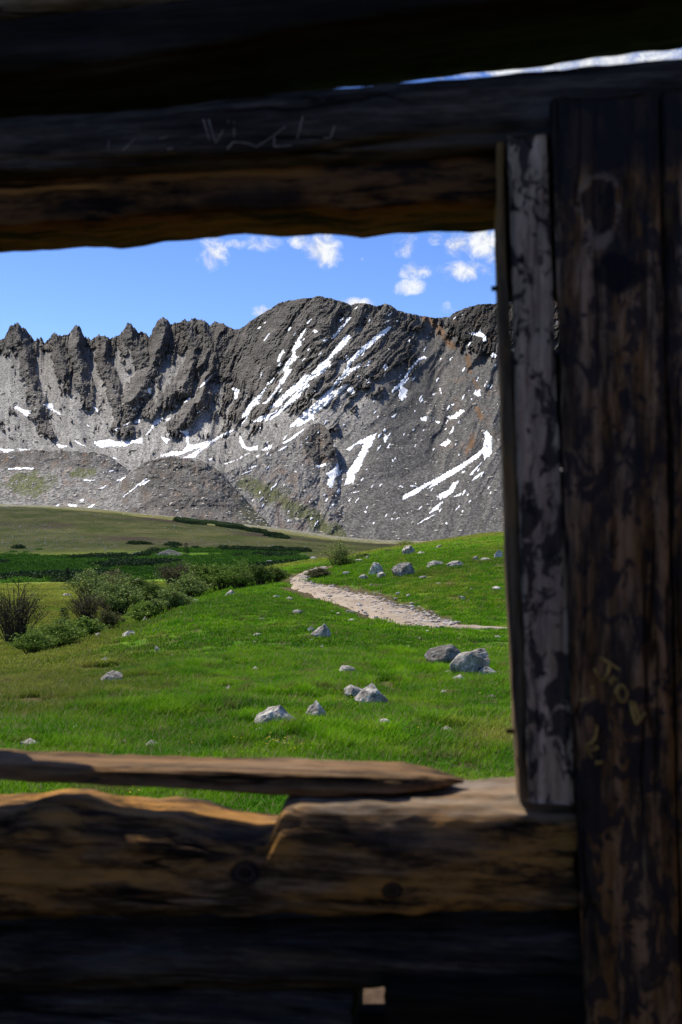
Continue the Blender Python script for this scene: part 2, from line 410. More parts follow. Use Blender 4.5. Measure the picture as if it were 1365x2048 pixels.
def curve(pts, x):
    p = np.array(pts, float); return np.interp(x, p[:, 0], p[:, 1])
SNOW = [  # (outline, label) ; None = small patch, joined with the other flecks
 (Z1([(660,365),(600,430),(575,470),(540,530),(505,590),(520,620),(500,660),(455,710),(420,780),(445,800),(430,850),(385,910),(345,990),(290,1050),(250,1095),(210,1110),(260,1110),(300,1070),(345,1010),(385,950),(440,900),(455,850),(490,815),(515,775),(470,775),(490,730),(540,690),(575,650),(545,645),(540,600),(570,560),(605,540),(590,490),(620,440)]),
  'stepped snow streak below the summit, leftmost of the three long parallel ones'),
 (Z1([(335,855),(275,910),(250,960),(190,1020),(130,1080),(60,1170),(20,1220),(30,1245),(75,1240),(100,1180),(150,1120),(210,1105),(180,1100),(215,1040),(240,990),(270,930),(340,885)]),
  'club shaped snow patch at the lower left end of the stepped streak'),
 (Z1([(1080,440),(1030,450),(1000,490),(950,550),(880,640),(830,690),(790,720),(750,760),(690,830),(640,825),(580,890),(540,920),(460,990),(380,1075),(290,1140),(260,1180),(330,1140),(380,1140),(420,1110),(460,1060),(520,1010),(600,960),(520,1040),(450,1110),(380,1170),(300,1210),(240,1220),(180,1250),(130,1290),(190,1290),(260,1250),(240,1290),(300,1265),(380,1220),(450,1150),(520,1095),(590,1040),(620,980),(690,930),(650,925),(680,885),(760,840),(840,790),(850,750),(900,700),(870,690),(920,640),(1000,570),(1040,530),(1080,470)]),
  'branching snow streak with bare islands, middle of the three long parallel ones'),
 (Z1([(1100,260),(1040,275),(1030,310),(970,380),(920,440),(885,490),(930,465),(980,400),(1040,330),(1080,280)]),
  'short tapering snow streak above the middle one near the skyline'),
 (Z1([(1468,356),(1400,390),(1330,450),(1268,500),(1200,555),(1120,625),(1050,705),(1040,760),(1000,820),(950,880),(905,940),(850,1000),(780,1065),(700,1130),(610,1200),(555,1270),(470,1350),(520,1340),(570,1300),(560,1340),(620,1310),(700,1260),(730,1280),(720,1210),(790,1170),(860,1115),(920,1050),(990,990),(1060,930),(1100,890),(1040,920),(950,980),(890,990),(920,940),(1010,870),(1090,800),(1150,770),(1205,715),(1150,730),(1100,770),(1060,760),(1085,720),(1120,680),(1190,620),(1268,560),(1340,490),(1430,420),(1475,370)]),
  'widest and longest snow streak, falling left from the right shoulder of the peak'),
 (Z1([(1340,1395),(1170,1470),(1100,1520),(1030,1560),(1080,1570),(1130,1510),(1210,1500),(1190,1560),(1130,1660),(1090,1720),(1040,1780),(1045,1830),(1020,1910),(1110,1880),(1130,1820),(1110,1800),(1160,1770),(1190,1690),(1240,1600),(1290,1500)]),
  'hooked snow patch right of the rocky buttress above the grey scree'),
 (Z1([(950,1690),(930,1740),(840,1800),(880,1830),(850,1890),(890,1940),(920,1880),(920,1830),(955,1800),(960,1730)]),
  'ragged snow patch at the foot of the rocky buttress'),
 (Z2([(430,545),(480,555),(430,570),(390,590),(350,640),(310,710),(270,765),(325,715),(290,770),(260,790),(310,820),(300,880),(260,915),(235,870),(250,800),(220,810),(170,860),(200,800),(240,770),(280,720),(330,640),(380,580)]),
  'hook topped thin snow streak ending in a splayed foot on the right face'),
 (Z2([(960,1155),(1000,1210),(1000,1340),(940,1400),(930,1340),(860,1400),(740,1480),(640,1540),(560,1590),(470,1635),(540,1570),(440,1630),(370,1680),(270,1725),(270,1690),(400,1620),(540,1550),(680,1470),(800,1400),(930,1300),(945,1200),(935,1170)]),
  'long snow tongue with a broad head beside the cabin door post'),
 (Z2([(740,1560),(680,1590),(650,1640),(590,1665),(550,1700),(580,1705),(570,1725),(620,1705),(680,1660),(700,1620)]),
  'broken snow patch directly below the long tongue on the scree'),
 (Z2([(600,1735),(540,1770),(480,1840),(560,1800)]), 'spindle shaped snow patch low on the dark scree'),
 (Z2([(790,985),(740,985),(690,1030),(625,1040),(660,1060),(710,1055),(760,1010)]), 'boot shaped snow patch high on the right face'),
 (Z2([(910,310),(890,350),(800,350),(870,375),(920,390),(935,430),(960,415),(940,370),(910,345)]), 'forked snow patch under the right hand crag'),
 (Z2([(640,1225),(575,1275),(620,1285),(670,1245)]), 'small leaf shaped snow patch in the middle of the right face'),
 (Z3([(95,203),(85,218),(160,270),(178,235),(130,225)]), 'wedge of snow under the leftmost rock tower'),
 (Z3([(245,195),(300,190),(305,220),(360,262),(320,245),(270,215)]), 'downward pointing snow patch between the first two rock towers'),
 (Z3([(525,205),(555,220),(570,270),(555,240)]), 'small curved snow patch below the middle rock towers'),
 (Z3([(535,410),(620,395),(660,410),(750,405),(810,385),(815,420),(760,415),(720,435),(640,435),(580,445),(545,425)]), 'broad flat snow bank along the floor of the cirque'),
 (Z3([(1020,350),(1070,340),(1075,420),(1100,430),(1200,400),(1150,440),(1090,460),(1010,490),(905,492),(980,465),(1040,465),(1065,430),(1060,370)]), 'anchor shaped snow patch behind the dark knoll'),
 (Z3([(1345,335),(1250,390),(1150,460),(1110,500),(1030,505),(1090,480),(1180,420),(1270,365)]), 'straight snow ramp rising right from behind the dark knoll'),
 (Z3([(35,565),(100,557),(195,560),(190,568),(60,570)]), 'thin level snow bar on the left moraine'),
 (Z3([(850,610),(770,670),(690,735),(600,796),(640,770),(740,700),(820,640)]), 'thin slanting snow line on the left side of the dark knoll'),
]
SMALL = [Z1(q) for q in (
 [(75,1240),(30,1290),(0,1335),(40,1290),(80,1250)],[(1050,960),(1105,950),(1125,1000),(1090,1020),(1055,990)],[(640,1350),(560,1400),(490,1450),(410,1500),(450,1500),(530,1450),(600,1390)],
 [(320,1510),(260,1530),(210,1570),(270,1565),(310,1540)],[(470,1520),(420,1540),(370,1575),(430,1560)],[(0,1410),(30,1470),(60,1530),(90,1545),(180,1515),(170,1560),(90,1570),(20,1530),(0,1480)],
 [(150,1580),(80,1600),(0,1650),(0,1640),(70,1600)],[(185,1715),(120,1725),(70,1750),(130,1740)],[(140,1760),(80,1775),(0,1810),(60,1790)],[(840,1690),(730,1725),(770,1735),(850,1715)],
 [(300,415),(230,495),(245,495),(300,430)],[(510,345),(460,400),(480,400),(510,360)],[(215,350),(165,380),(190,385)],[(700,405),(740,390),(765,410),(735,425)],[(430,580),(380,650),(360,715),(390,700),(400,660),(435,610)],
 [(400,700),(370,750),(405,735)],[(650,465),(600,500),(640,480)],[(800,600),(750,650),(800,620)],[(860,480),(800,490),(830,515)],[(1268,240),(1200,295),(1260,255)],[(1155,155),(1115,195),(1140,185)],
 [(700,970),(740,990),(715,965)],[(800,885),(735,910),(770,895)],[(100,1385),(55,1425),(80,1410)],[(235,1315),(170,1370),(130,1420),(180,1370)],[(1030,1090),(960,1170),(1000,1130)],[(1200,1960),(1060,1985),(1120,1980)],
 [(715,270),(650,330),(670,330)],[(690,575),(640,590),(670,590)],[(640,660),(600,700),(625,690)],[(1260,720),(1205,750),(1250,745)],[(1180,825),(1130,855),(1160,850)],[(265,295),(230,330),(250,325)])]
SMALL += [Z2(q) for q in (
 [(930,1400),(870,1460),(810,1525),(850,1510),(890,1450)],[(930,1490),(870,1530),(830,1570),(880,1545)],[(540,1840),(450,1880),(380,1930),(420,1910)],[(740,1760),(695,1815),(735,1785)],[(760,1660),(685,1700),(740,1690)],
 [(780,1525),(620,1570),(700,1545)],[(780,1480),(730,1520),(770,1500)],[(415,1050),(480,1040),(460,1075),(425,1075)],[(530,1075),(580,1080),(560,1095)],[(690,1115),(650,1190),(680,1170)],[(905,815),(850,850),(880,875),(910,870)],
 [(795,812),(830,838),(815,832)],[(1010,515),(985,545),(1030,560),(1040,540)],[(1010,765),(975,825),(1000,800)],[(570,800),(588,870),(582,805)],[(130,605),(105,635),(130,660),(150,635)],[(125,680),(108,715),(122,712)],
 [(330,405),(303,420),(325,432)],[(185,180),(140,215),(165,210)],[(175,240),(100,285),(150,260)],[(230,240),(206,264),(224,258)],[(220,1015),(170,1045),(200,1048)],[(120,1180),(115,1230),(130,1260),(150,1210)],[(170,1260),(138,1300),(160,1295)],
 [(108,1150),(130,1175),(127,1138)],[(178,1388),(190,1412),(207,1400)],[(230,1613),(280,1622),(260,1606)],[(310,1610),(405,1619),(350,1604)],[(430,1770),(393,1802),(412,1802)],[(345,1808),(275,1847),(310,1832)],[(250,1860),(208,1882),(232,1876)],
 [(215,1822),(173,1840),(202,1836)],[(545,840),(508,862),(532,864)],[(700,935),(665,938),(690,950)],[(840,885),(822,900),(838,902)])]
SMALL += [Z3(q) for q in (
 [(310,405),(350,430),(400,435),(340,447)],[(425,402),(490,435),(440,420)],[(880,290),(930,270),(915,295),(880,320),(850,360),(820,380),(860,340)],[(765,300),(795,280),(805,305)],[(915,380),(970,395),(950,425),(930,400)],
 [(1180,510),(1215,500),(1200,520)],[(1365,508),(1270,535),(1285,540)],[(838,105),(862,105),(860,140),(845,130)],[(1170,205),(1115,250),(1140,240)],[(1245,0),(1180,50),(1125,110),(1165,85),(1210,30)],[(1090,150),(1040,190),(1070,180)],
 [(1320,100),(1365,110),(1340,185),(1335,130)],[(0,450),(90,455),(30,475)],[(100,447),(180,455),(120,460)],[(625,490),(680,515),(650,507)],[(690,550),(640,580),(580,587),(650,573)],[(730,605),(655,635),(690,634)],[(470,625),(545,630),(510,637)],
 [(870,620),(790,665),(830,652)],[(610,655),(565,680),(590,677)],[(545,765),(500,787),(522,787)],[(480,735),(448,750),(477,750)],[(380,765),(440,770),(440,785),(400,780)],[(318,770),(347,770),(330,782)],[(640,340),(690,330),(660,347)],[(700,315),(735,302),(720,318)],[(490,310),(525,325),(505,325)],[(940,285),(975,270),(955,295)])]
class Sheet: pass
SHEETS = []
def sheet(name, cols, nrow, yb, yc, rb, rc, power, relief, attrs, back=(200, 60)):
    s = Sheet(); s.name = name; s.cols = cols; s.yc = yc(cols)
    v = np.linspace(0, 1, nrow)[:, None]
    px = np.repeat(cols[None, :], nrow, 0)
    ysm = _blur(s.yc, 16, 0)
    py = yb(cols)[None, :] + (ysm-yb(cols))[None, :]*v + (s.yc-ysm)[None, :]*v**7
    Y = rb(cols)[None, :] + (rc(cols)-rb(cols))[None, :]*v**power
    R = relief(px, py, np.repeat(v, len(cols), 1))
    sm = np.zeros(px.shape)
    for q in [q for q, _ in SNOW]+SMALL:
        q = np.array(q); x0, y0 = q.min(0)-3; x1, y1 = q.max(0)+3
        b = (px > x0) & (px < x1) & (py > y0) & (py < y1)
        if b.any(): sm[b] = np.maximum(sm[b], inside(q, px[b], py[b]))
    wide_ = np.clip(_blur(_blur(sm, 5, 0), 5, 1)*1.8, 0, 1)
    R = R*(1-.55*wide_)+.55*wide_*_blur(_blur(R, 12, 0), 12, 1) - 5*wide_
    Yd = Y - R
    X = (px-CX)/F*Yd; Z = EYE + (HOR-py)/F*Yd
    A = attrs(px, py, np.repeat(v, len(cols), 1), R)
    # far side of the crest
    for k, (q, h) in enumerate(((0.25, 0.15), (1.0, 1.0))):
        Yb_ = Yd[nrow-1]+back[0]*q
        X = np.vstack([X, (px[0]-CX)/F*Yb_]); Yd = np.vstack([Yd, Yb_]); Z = np.vstack([Z, Z[nrow-1]-back[1]*h])
        for key in A: A[key] = np.vstack([A[key], A[key][nrow-1]])
    s.V = np.stack([X, Yd, Z], -1); s.n = nrow; s.px = px; s.py = py
    me = mesh_np(name, s.V.reshape(-1, 3), grid_faces(nrow+2, len(cols)), False)
    for key in A: fattr(me, key, A[key])
    s.o = kind(add(name, me, M_mtn), 'structure')
    SHEETS.append(s)
    return s
CREST = [(-700,640),(-500,600),(-300,660),(-150,640),(-60,670),(0,677),(9.5,673),(23,650),(36,648),(50,658),(61,671),(72,680),(82,675),(90,688),(95,679),(109,667),(126,671),(137,671),
 (143,658),(152,650),(162,658),(170,675),(181,677),(198,671),(208,670),(225,677),(236,671),(250,660),(255,647),(263,648),(267,656),(282,663),(299,673),(307,658),
 (316,644),(324,636),(335,639),(347,648),(366,640),(389,639),(408,642),(419,650),(429,644),(450,650),(469,660),(480,658),(495,648),(504,640),(531,624),(559,606),
 (583,600),(611,597),(638,592),(662,596),(686,604),(702,610),(717,606),(733,607),(753,613),(769,607),(781,610),(796,621),(816,626),(848,632),(872,636),(899,633),
 (907,626),(931,616),(955,609),(990,607),(1110,596),(1250,560),(1400,520),(1700,560),(2000,520)]
def cols_for(a, b, lo, hi, step=1.0, wide=9.0):
    return np.concatenate([np.arange(lo, a, wide), np.arange(a, b, step), np.arange(b, hi, wide)])
def m_crest(x):
    y = curve(CREST, x)
    jag = sstep(x, 480, 440)
    y = y + .08*jag*(y-_blur(y, 22, 0)) - (2.5+7*jag)*(ridged(x*0.075, x*0+2.5, 3, 61, .5)-.55) - 1.5*n2(x*0.45, x*0+7, 63)*(0.6+jag)
    return y
def base_y(x): return np.interp(x, [-700, 0, 420, 560, 2000], [990, 990, 1000, 1088, 1088])
def skew(px): return np.interp(px, [0, 330, 470, 600, 760, 850, 1000], [-0.05, 0.12, 0.55, 0.80, 0.72, 0.50, 0.55])
RIBS = [[(36,650),(48,700),(62,760),(80,830),(92,855)],[(152,650),(158,700),(165,760),(172,800)],[(112,668),(125,720),(135,765)],
        [(205,672),(210,730),(235,800),(250,850)],[(260,650),(280,710),(310,760)],[(324,640),(320,700),(270,790),(232,852)],[(366,642),(400,700),(360,780),(300,820)],
        [(410,645),(425,700),(380,760)],[(445,655),(400,800),(350,860)]]
_mf = {}
def m_fields(px, py):
    if id(px) in _mf: return _mf[id(px)]
    k = skew(px); left = sstep(px, 490, 400)
    wx1 = 14*fbm(px*0.022, py*0.022, 4, 71); wy1 = 14*fbm(px*0.022+9, py*0.022, 4, 72)
    wf = 2.6*fbm(px/9.0, py/9.0, 3, 70)
    s = px+k*(py-620)+wx1; t = py-k*(px-600)*.7+wy1
    but = np.zeros_like(px)
    for r in RIBS:
        dd, q = seg_dist(r, px+0.9*wx1+wf, py+wy1)
        but = np.maximum(but, (1-np.clip(dd/(13+15*q), 0, 1))*(1-0.6*sstep(q, 0.7, 1.0)))
    rib1 = ridged(s/52.0, t/260.0, 2, 74, 0.45)
    rib2 = ridged((s+wf)/21.0, t/80.0, 3, 76, 0.5)
    rib3 = ridged((s+1.5*wf)/8.5, t/27.0, 3, 78, 0.55)
    ledge = ridged((px*.5+py*.9+wx1)/13.0, (px*.9-py*.5)/46.0, 3, 79, .5)
    _mf[id(px)] = (left, but, rib1, rib2, rib3, ledge, s, t); return _mf[id(px)]
def m_relief(px, py, v):
    left, but, rib1, rib2, rib3, ledge, s, t = m_fields(px, py)
    up = sstep(py, 1000, 680)
    R = (1-left)*(20*rib1*(.35+.65*up)) + left*(44*but+10*rib1)
    rk = m_rock(px, py, v)
    am = .86+.14*left
    R = R + (0.10+.90*rk)*am*(11*rib2+6.0*rib3) + am*rk*4.5*ledge + rk*2.2*n2(px/3.0, py/3.0, 85) + (.25+1.5*rk)*n2(px/1.7, py/1.7, 87)
    R = R + 30*np.exp(-((px-640)/110)**2)*sstep(py, 900, 620)
    return R*np.clip(1.15-0.25*v, 0, 1.2)
def m_rock(px, py, v):
    left, but, rib1, rib2, rib3, ledge, s, t = m_fields(px, py)
    n = fbm(px/26.0, py/26.0, 5, 91, .6)
    L = 1.5*(but-.22) + 0.55*(rib2-.5) + .30*(rib3-.5) + .5*n + 0.55*sstep(py, 735, 665)
    M_ = 0.62*sstep(py+.25*(px-640), 860, 650)-.22 + .95*(rib2-.5)+.45*(rib1-.5)+.45*(rib3-.5)+.55*n
    M_ = M_ - .6*sstep(px-0.55*(py-640)+25*n, 775, 815)*sstep(px, 925, 880) + .3*np.exp(-((px-790)/38)**2-((py-730)/60)**2) + .25*sstep(px-0.5*(py-690), 925, 950)*sstep(py, 740, 690) - .25*sstep(py, 800, 900)
    M_ = M_ - .55*sstep(px+.35*(py-800)+30*n, 735, 790)*sstep(py+30*n, 700, 760) - .25*sstep(py+.5*(px-640), 760, 840)
    f = left*L+(1-left)*M_
    return sstep(f, -.06, .16)
def m_attrs(px, py, v, R):
    n = fbm(px/22.0, py/22.0, 4, 95)
    rust = np.zeros_like(px)
    for line, w in (([(850,633),(872,650),(892,676),(903,692)], 10), ([(935,715),(942,745)], 7), ([(948,760),(958,778)], 5), ([(955,815),(962,835)], 8), ([(948,870),(935,905)], 7)):
        dd, t = seg_dist(line, px+6*n, py); rust = np.maximum(rust, sstep(dd+6*n, w, w*0.25))
    rust = np.maximum(rust, 0.30*sstep(n, 0.1, 0.4)*sstep(px, 820, 900)*sstep(py, 960, 860))
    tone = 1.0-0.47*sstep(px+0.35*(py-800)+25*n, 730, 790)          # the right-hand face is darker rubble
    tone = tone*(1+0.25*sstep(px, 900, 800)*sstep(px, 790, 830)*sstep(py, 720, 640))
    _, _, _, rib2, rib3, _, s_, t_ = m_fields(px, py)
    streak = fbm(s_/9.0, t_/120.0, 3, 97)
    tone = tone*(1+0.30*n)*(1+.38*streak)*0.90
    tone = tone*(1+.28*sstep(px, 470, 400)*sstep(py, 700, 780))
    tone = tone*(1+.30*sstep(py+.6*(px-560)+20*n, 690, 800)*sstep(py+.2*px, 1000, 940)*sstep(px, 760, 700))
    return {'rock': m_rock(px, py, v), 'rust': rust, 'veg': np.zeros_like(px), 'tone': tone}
sheet('mountain', cols_for(-40, 1130, -700, 2000), 500, base_y, m_crest,
      lambda x: np.interp(x, [-700, 0, 450, 600, 2000], [1050, 1050, 980, 760, 760]),
      lambda x: np.interp(x, [-700, 0, 430, 560, 640, 760, 870, 1000, 2000], [1620, 1640, 1600, 1470, 1400, 1380, 1420, 1380, 1300]),
      0.82, m_relief, m_attrs)
# rocky spur that runs down from the big peak
SPUR = [(395,1080),(420,965),(440,950),(480,934),(520,915),(560,890),(600,866),(625,849),(638,845),(650,851),(660,866),(670,892),(680,940),(690,985),(708,1025),(735,1062),(758,1085)]
def sp_relief(px, py, v):
    k = 0.9*ridged((px+0.5*py)/34.0, (py-.4*px)/50.0, 3, 101)*12
    cl = sstep(np.hypot((px-645)/42, (py-885)/45)+0.3*fbm(px/20, py/20, 3, 103), 1.0, 0.6)
    return k + (.9+5*cl)*ridged(px/11.0, py/13.0, 4, 105, 0.55) + .8*n2(px/2.2, py/2.2, 106) + cl*5
def sp_attrs(px, py, v, R):
    n = fbm(px/26.0, py/26.0, 4, 107)
    cl = sstep(np.hypot((px-645)/42, (py-885)/45)+0.5*n, 1.05, 0.75)
    dd, _ = seg_dist([(490,965),(540,985),(600,1020),(660,1062),(720,1080)], px, py)
    return {'rock': np.clip(cl*.85+0.25+0.8*n, 0, 1), 'rust': 0.2*sstep(n, 0, .3), 'veg': sstep(dd+22*n, 24, 6), 'tone': 0.80+0.2*n}
sheet('rocky_spur', cols_for(395, 762, 394, 763), 260, lambda x: 1090+0*x, lambda x: np.minimum(curve(SPUR, x)-2.5*fbm(x*.12, x*0, 3, 108), 1089),
      lambda x: np.interp(x, [395, 520, 640, 700, 760], [570, 600, 720, 760, 800]), lambda x: np.interp(x, [395, 480, 560, 640, 700, 745, 760], [760, 900, 1010, 1085, 960, 822, 806]), 0.85, sp_relief, sp_attrs, (90, 90))
# moraine mounds at the foot of the cirque
MOR1 = [(-500,930),(-200,900),(0,906),(60,900),(130,902),(190,905),(225,915),(250,935),(290,975),(320,1030)]
def mo_relief(seed):
    def f(px, py, v): return 9*ridged(px/60.0, py/40.0, 3, seed)+1.8*ridged(px/12.0, py/9.0, 3, seed+4, .55)+.7*n2(px/2.4, py/2.0, seed+9)
    return f
def mo1_attrs(px, py, v, R):
    n = fbm(px/20.0, py/16.0, 4, 111)
    veg = sstep(np.hypot((px-55)/60, (py-968)/32)+0.8*n, 1.0, 0.5); veg = np.maximum(veg, sstep(np.hypot((px-165)/30, (py-945)/12)+0.8*n, 1.0, 0.5))
    return {'rock': np.clip(0.5*sstep(py+20*n, 950, 930)+0.15+0.6*n, 0, 1), 'rust': 0.25*sstep(n, .1, .4), 'veg': veg, 'tone': 0.88+0.2*n}
sheet('moraine', cols_for(-40, 322, -500, 322, 1.2), 130, lambda x: 1032+0*x, lambda x: np.minimum(curve(MOR1, x)-6*fbm(x*.035, x*0, 5, 112, .6), 1031),
      lambda x: 560+0*x, lambda x: 760+0*x, 0.8, mo_relief(113), mo1_attrs, (60, 40))
MOR2 = [(120,1050),(150,1022),(200,992),(250,955),(285,928),(315,917),(345,914),(380,917),(415,927),(445,947),(475,980),(500,1008),(530,1040),(560,1075)]
def mo2_attrs(px, py, v, R):
    n = fbm(px/20.0, py/20.0, 4, 121)
    return {'rock': np.clip(0.52*sstep(px+40*n, 200, 300)+0.2+0.7*n, 0, 1), 'rust': 0.15*sstep(n, .1, .4), 'veg': 0.7*sstep(px+30*n, 455, 520), 'tone': 0.85+0.25*n}
sheet('moraine_knoll', cols_for(120, 560, 119, 561), 170, lambda x: 1078+0*x, lambda x: np.minimum(curve(MOR2, x)-6*fbm(x*.04, x*0, 5, 122, .6), 1077),
      lambda x: 440+0*x, lambda x: 610+0*x, 0.8, mo_relief(123), mo2_attrs, (50, 50))

# ------------------------------------------------------------------ snow lying on the sheets
_r = np.random.default_rng(77)
for _ in range(150):
    x, y = _r.uniform(500, 1000), _r.uniform(625, 1045)
    if y < 640+.3*abs(x-700) and _r.random() < .6: continue
    k_ = float(np.interp(x, [0, 330, 470, 600, 760, 850, 1000], [-0.05, 0.12, 0.55, 0.80, 0.72, 0.50, 0.55])); L_ = _r.uniform(3, 15); w_ = _r.uniform(.8, 1.9)
    dx_, dy_ = -k_*L_, L_; nx_, ny_ = w_*.8, w_*.6
    SMALL.append([(x, y), (x+.4*dx_+nx_, y+.4*dy_+ny_), (x+dx_, y+dy_), (x+.5*dx_-nx_, y+.5*dy_-ny_)])
def snow_on(polys, rough=1.0):
    """quads of every sheet that lie under the outlines, lifted off the rock"""
    Vs, Fs, base = [], [], 0
    for si, s in enumerate(SHEETS):
        nr, nc = s.n, len(s.cols)
        nx = (1.8*n2(s.px/4.0, s.py/4.0, 131)+1.6*n2(s.px/1.7, s.py/1.7, 135))*rough; ny = (1.6*n2(s.px/4.0, s.py/4.0, 133)+1.5*n2(s.px/1.7, s.py/1.7, 137))*rough
        m = np.zeros(s.px.shape, bool)
        for q in polys:
            q = np.array(q); x0, y0 = q.min(0)-5; x1, y1 = q.max(0)+5
            b = (s.px > x0) & (s.px < x1) & (s.py > y0) & (s.py < y1)
            if not b.any(): continue
            m[b] |= inside(q, (s.px+nx)[b], (s.py+ny)[b])
        m &= n2(s.px/2.6+3, s.py/2.6, 139)+.5*n2(s.px/9, s.py/9, 140) > -.62
        for t in SHEETS[si+1:]:        # a nearer sheet hides this one
            yc = np.interp(s.cols, t.cols, t.yc, left=1e9, right=1e9)
            m &= ~(s.py > yc[None, :]+1)
        f = (m[:-1, :-1].astype(int)+m[1:, :-1]+m[:-1, 1:]+m[1:, 1:]) >= 2
        if not f.any(): continue
        cnt = np.zeros((nr, nc)); 
        for a, b in ((0, 0), (0, 1), (1, 0), (1, 1)): cnt[a:nr-1+a, b:nc-1+b] += f
        used = np.nonzero(cnt.ravel())[0]; idx = np.full(nr*nc, -1); idx[used] = np.arange(len(used))+base
        V = s.V[:nr]
        sm = V.copy()
        du = np.gradient(_blur(V, 2, 0), axis=0); dv = np.gradient(V, axis=1)
        N = np.cross(dv, du); N /= np.linalg.norm(N, axis=-1, keepdims=True)+1e-9
        lift = np.where(cnt >= 4, 0.55, 0.25)
        P = (V+N*lift[..., None]+np.array((0, -0.5, 0.5))*lift[..., None]).reshape(-1, 3)[used]
        i, j = np.nonzero(f)
        Fs.append(np.stack([idx[i*nc+j], idx[i*nc+j+1], idx[(i+1)*nc+j+1], idx[(i+1)*nc+j]], 1)); Vs.append(P); base += len(used)
    if not Vs: return None
    return np.concatenate(Vs), np.concatenate(Fs)
def largest_piece(nv, Fa):
    lab = np.arange(nv)
    while True:
        m = lab[Fa].min(1); new = lab.copy()
        for k in range(4): np.minimum.at(new, Fa[:, k], m)
        new = new[new]
        if (new == lab).all(): break
        lab = new
    fl = lab[Fa[:, 0]]; u, c = np.unique(fl, return_counts=True)
    return fl == u[c.argmax()]
crumbs = []
for poly, label in SNOW:
    r_ = snow_on([poly])
    if r_ is None: continue
    keep = largest_piece(len(r_[0]), r_[1])
    if (~keep).any(): crumbs.append((r_[0], r_[1][~keep]))
    ix = np.unique(r_[1][keep]); mp = np.full(len(r_[0]), -1); mp[ix] = np.arange(len(ix))
    tag(add('snow_patch', mesh_np('snow_patch', r_[0][ix], mp[r_[1][keep]], True), M_snow), label, 'snow patch', 'snow patches left on the mountain')
Vs, Fs, b_ = [], [], 0
for V, Fa in [snow_on(SMALL, 0.7)]+crumbs: Vs.append(V); Fs.append(Fa+b_); b_ += len(V)
me = mesh_np('snow_flecks', np.concatenate(Vs), np.concatenate(Fs), True)
if me: kind(add('snow_flecks', me, M_snow), 'stuff', 'small scattered flecks of old snow on the mountain rock', 'snow')

def flat_mat(name, c0, c1, scale=8, rough=0.85):
    m, g = material(name); p = g.pos(); finish(g, g.mix(g.ss(g.noise(p, scale, 4), .35, .65), c0, c1), rough, None, .1); return m
# ------------------------------------------------------------------ rocks
M_rock, g = material('granite')
p = g.obj(); w = g.pos(); rnd = g.n.new('ShaderNodeObjectInfo').outputs['Random']
a = g.noise(w, 7.0, 9, 0.75, .4); b = g.noise(w, 30, 5, 0.75); cc = g.noise(w, 2.2, 4, 0.6)
c = g.ramp(a, [(0.34, (0.060, 0.052, 0.041)), (0.48, (0.28, 0.248, 0.198)), (0.60, (0.58, 0.525, 0.43))])
c = g.mix(g.ss(b, 0.55, 0.70), c, (0.09, 0.085, 0.08))
c = g.mix(g.m('MULTIPLY', g.ss(cc, 0.58, 0.66), 0.6), c, (0.17, 0.15, 0.115))
k = g.m('ADD', 0.52, g.m('MULTIPLY', g.attr('tone', 'OBJECT'), 0.95))
c = g.mix(1.0, c, g.comb(k, k, k), 'MULTIPLY')
finish(g, c, 0.9, g.bump(g.m('ADD', a, g.m('MULTIPLY', b, 0.5)), 0.8, 0.03), 0.2)
def ico(sub):
    bm = bmesh.new(); bmesh.ops.create_icosphere(bm, subdivisions=sub, radius=1)
    V = np.array([v.co[:] for v in bm.verts]); Fa = np.array([[v.index for v in f.verts] for f in bm.faces]); bm.free()
    return V, Fa
ICO = {k: ico(k) for k in (1, 2, 3, 4)}
def rock_mesh(seed, sub=4, flat=0.5, peak=None):
    r = np.random.default_rng(seed); V, Fa = ICO[sub]; V = V.copy()
    for _ in range(11 if sub > 2 else 6):
        n = r.normal(size=3); n /= np.linalg.norm(n); dlim = r.uniform(0.5, 0.88)
        dd = V@n; V -= np.outer(np.maximum(dd-dlim, 0)*0.92, n)
    if peak is not None:      # lean to a ridge or point
        h = np.clip(V[:, 2], 0, None); V[:, 0] = V[:, 0]*(1-0.6*h)+peak*h
    V += ICO[sub][0]*(0.13*fbm(V[:, 0]*2.6+seed, V[:, 1]*2.2+V[:, 2]*2.7, 5, seed % 50, .6))[:, None]
    V = (V-V.min(0))/(V.max(0)-V.min(0))*2-1
    me = mesh_np('rock', V*0.5, Fa, False)
    return me
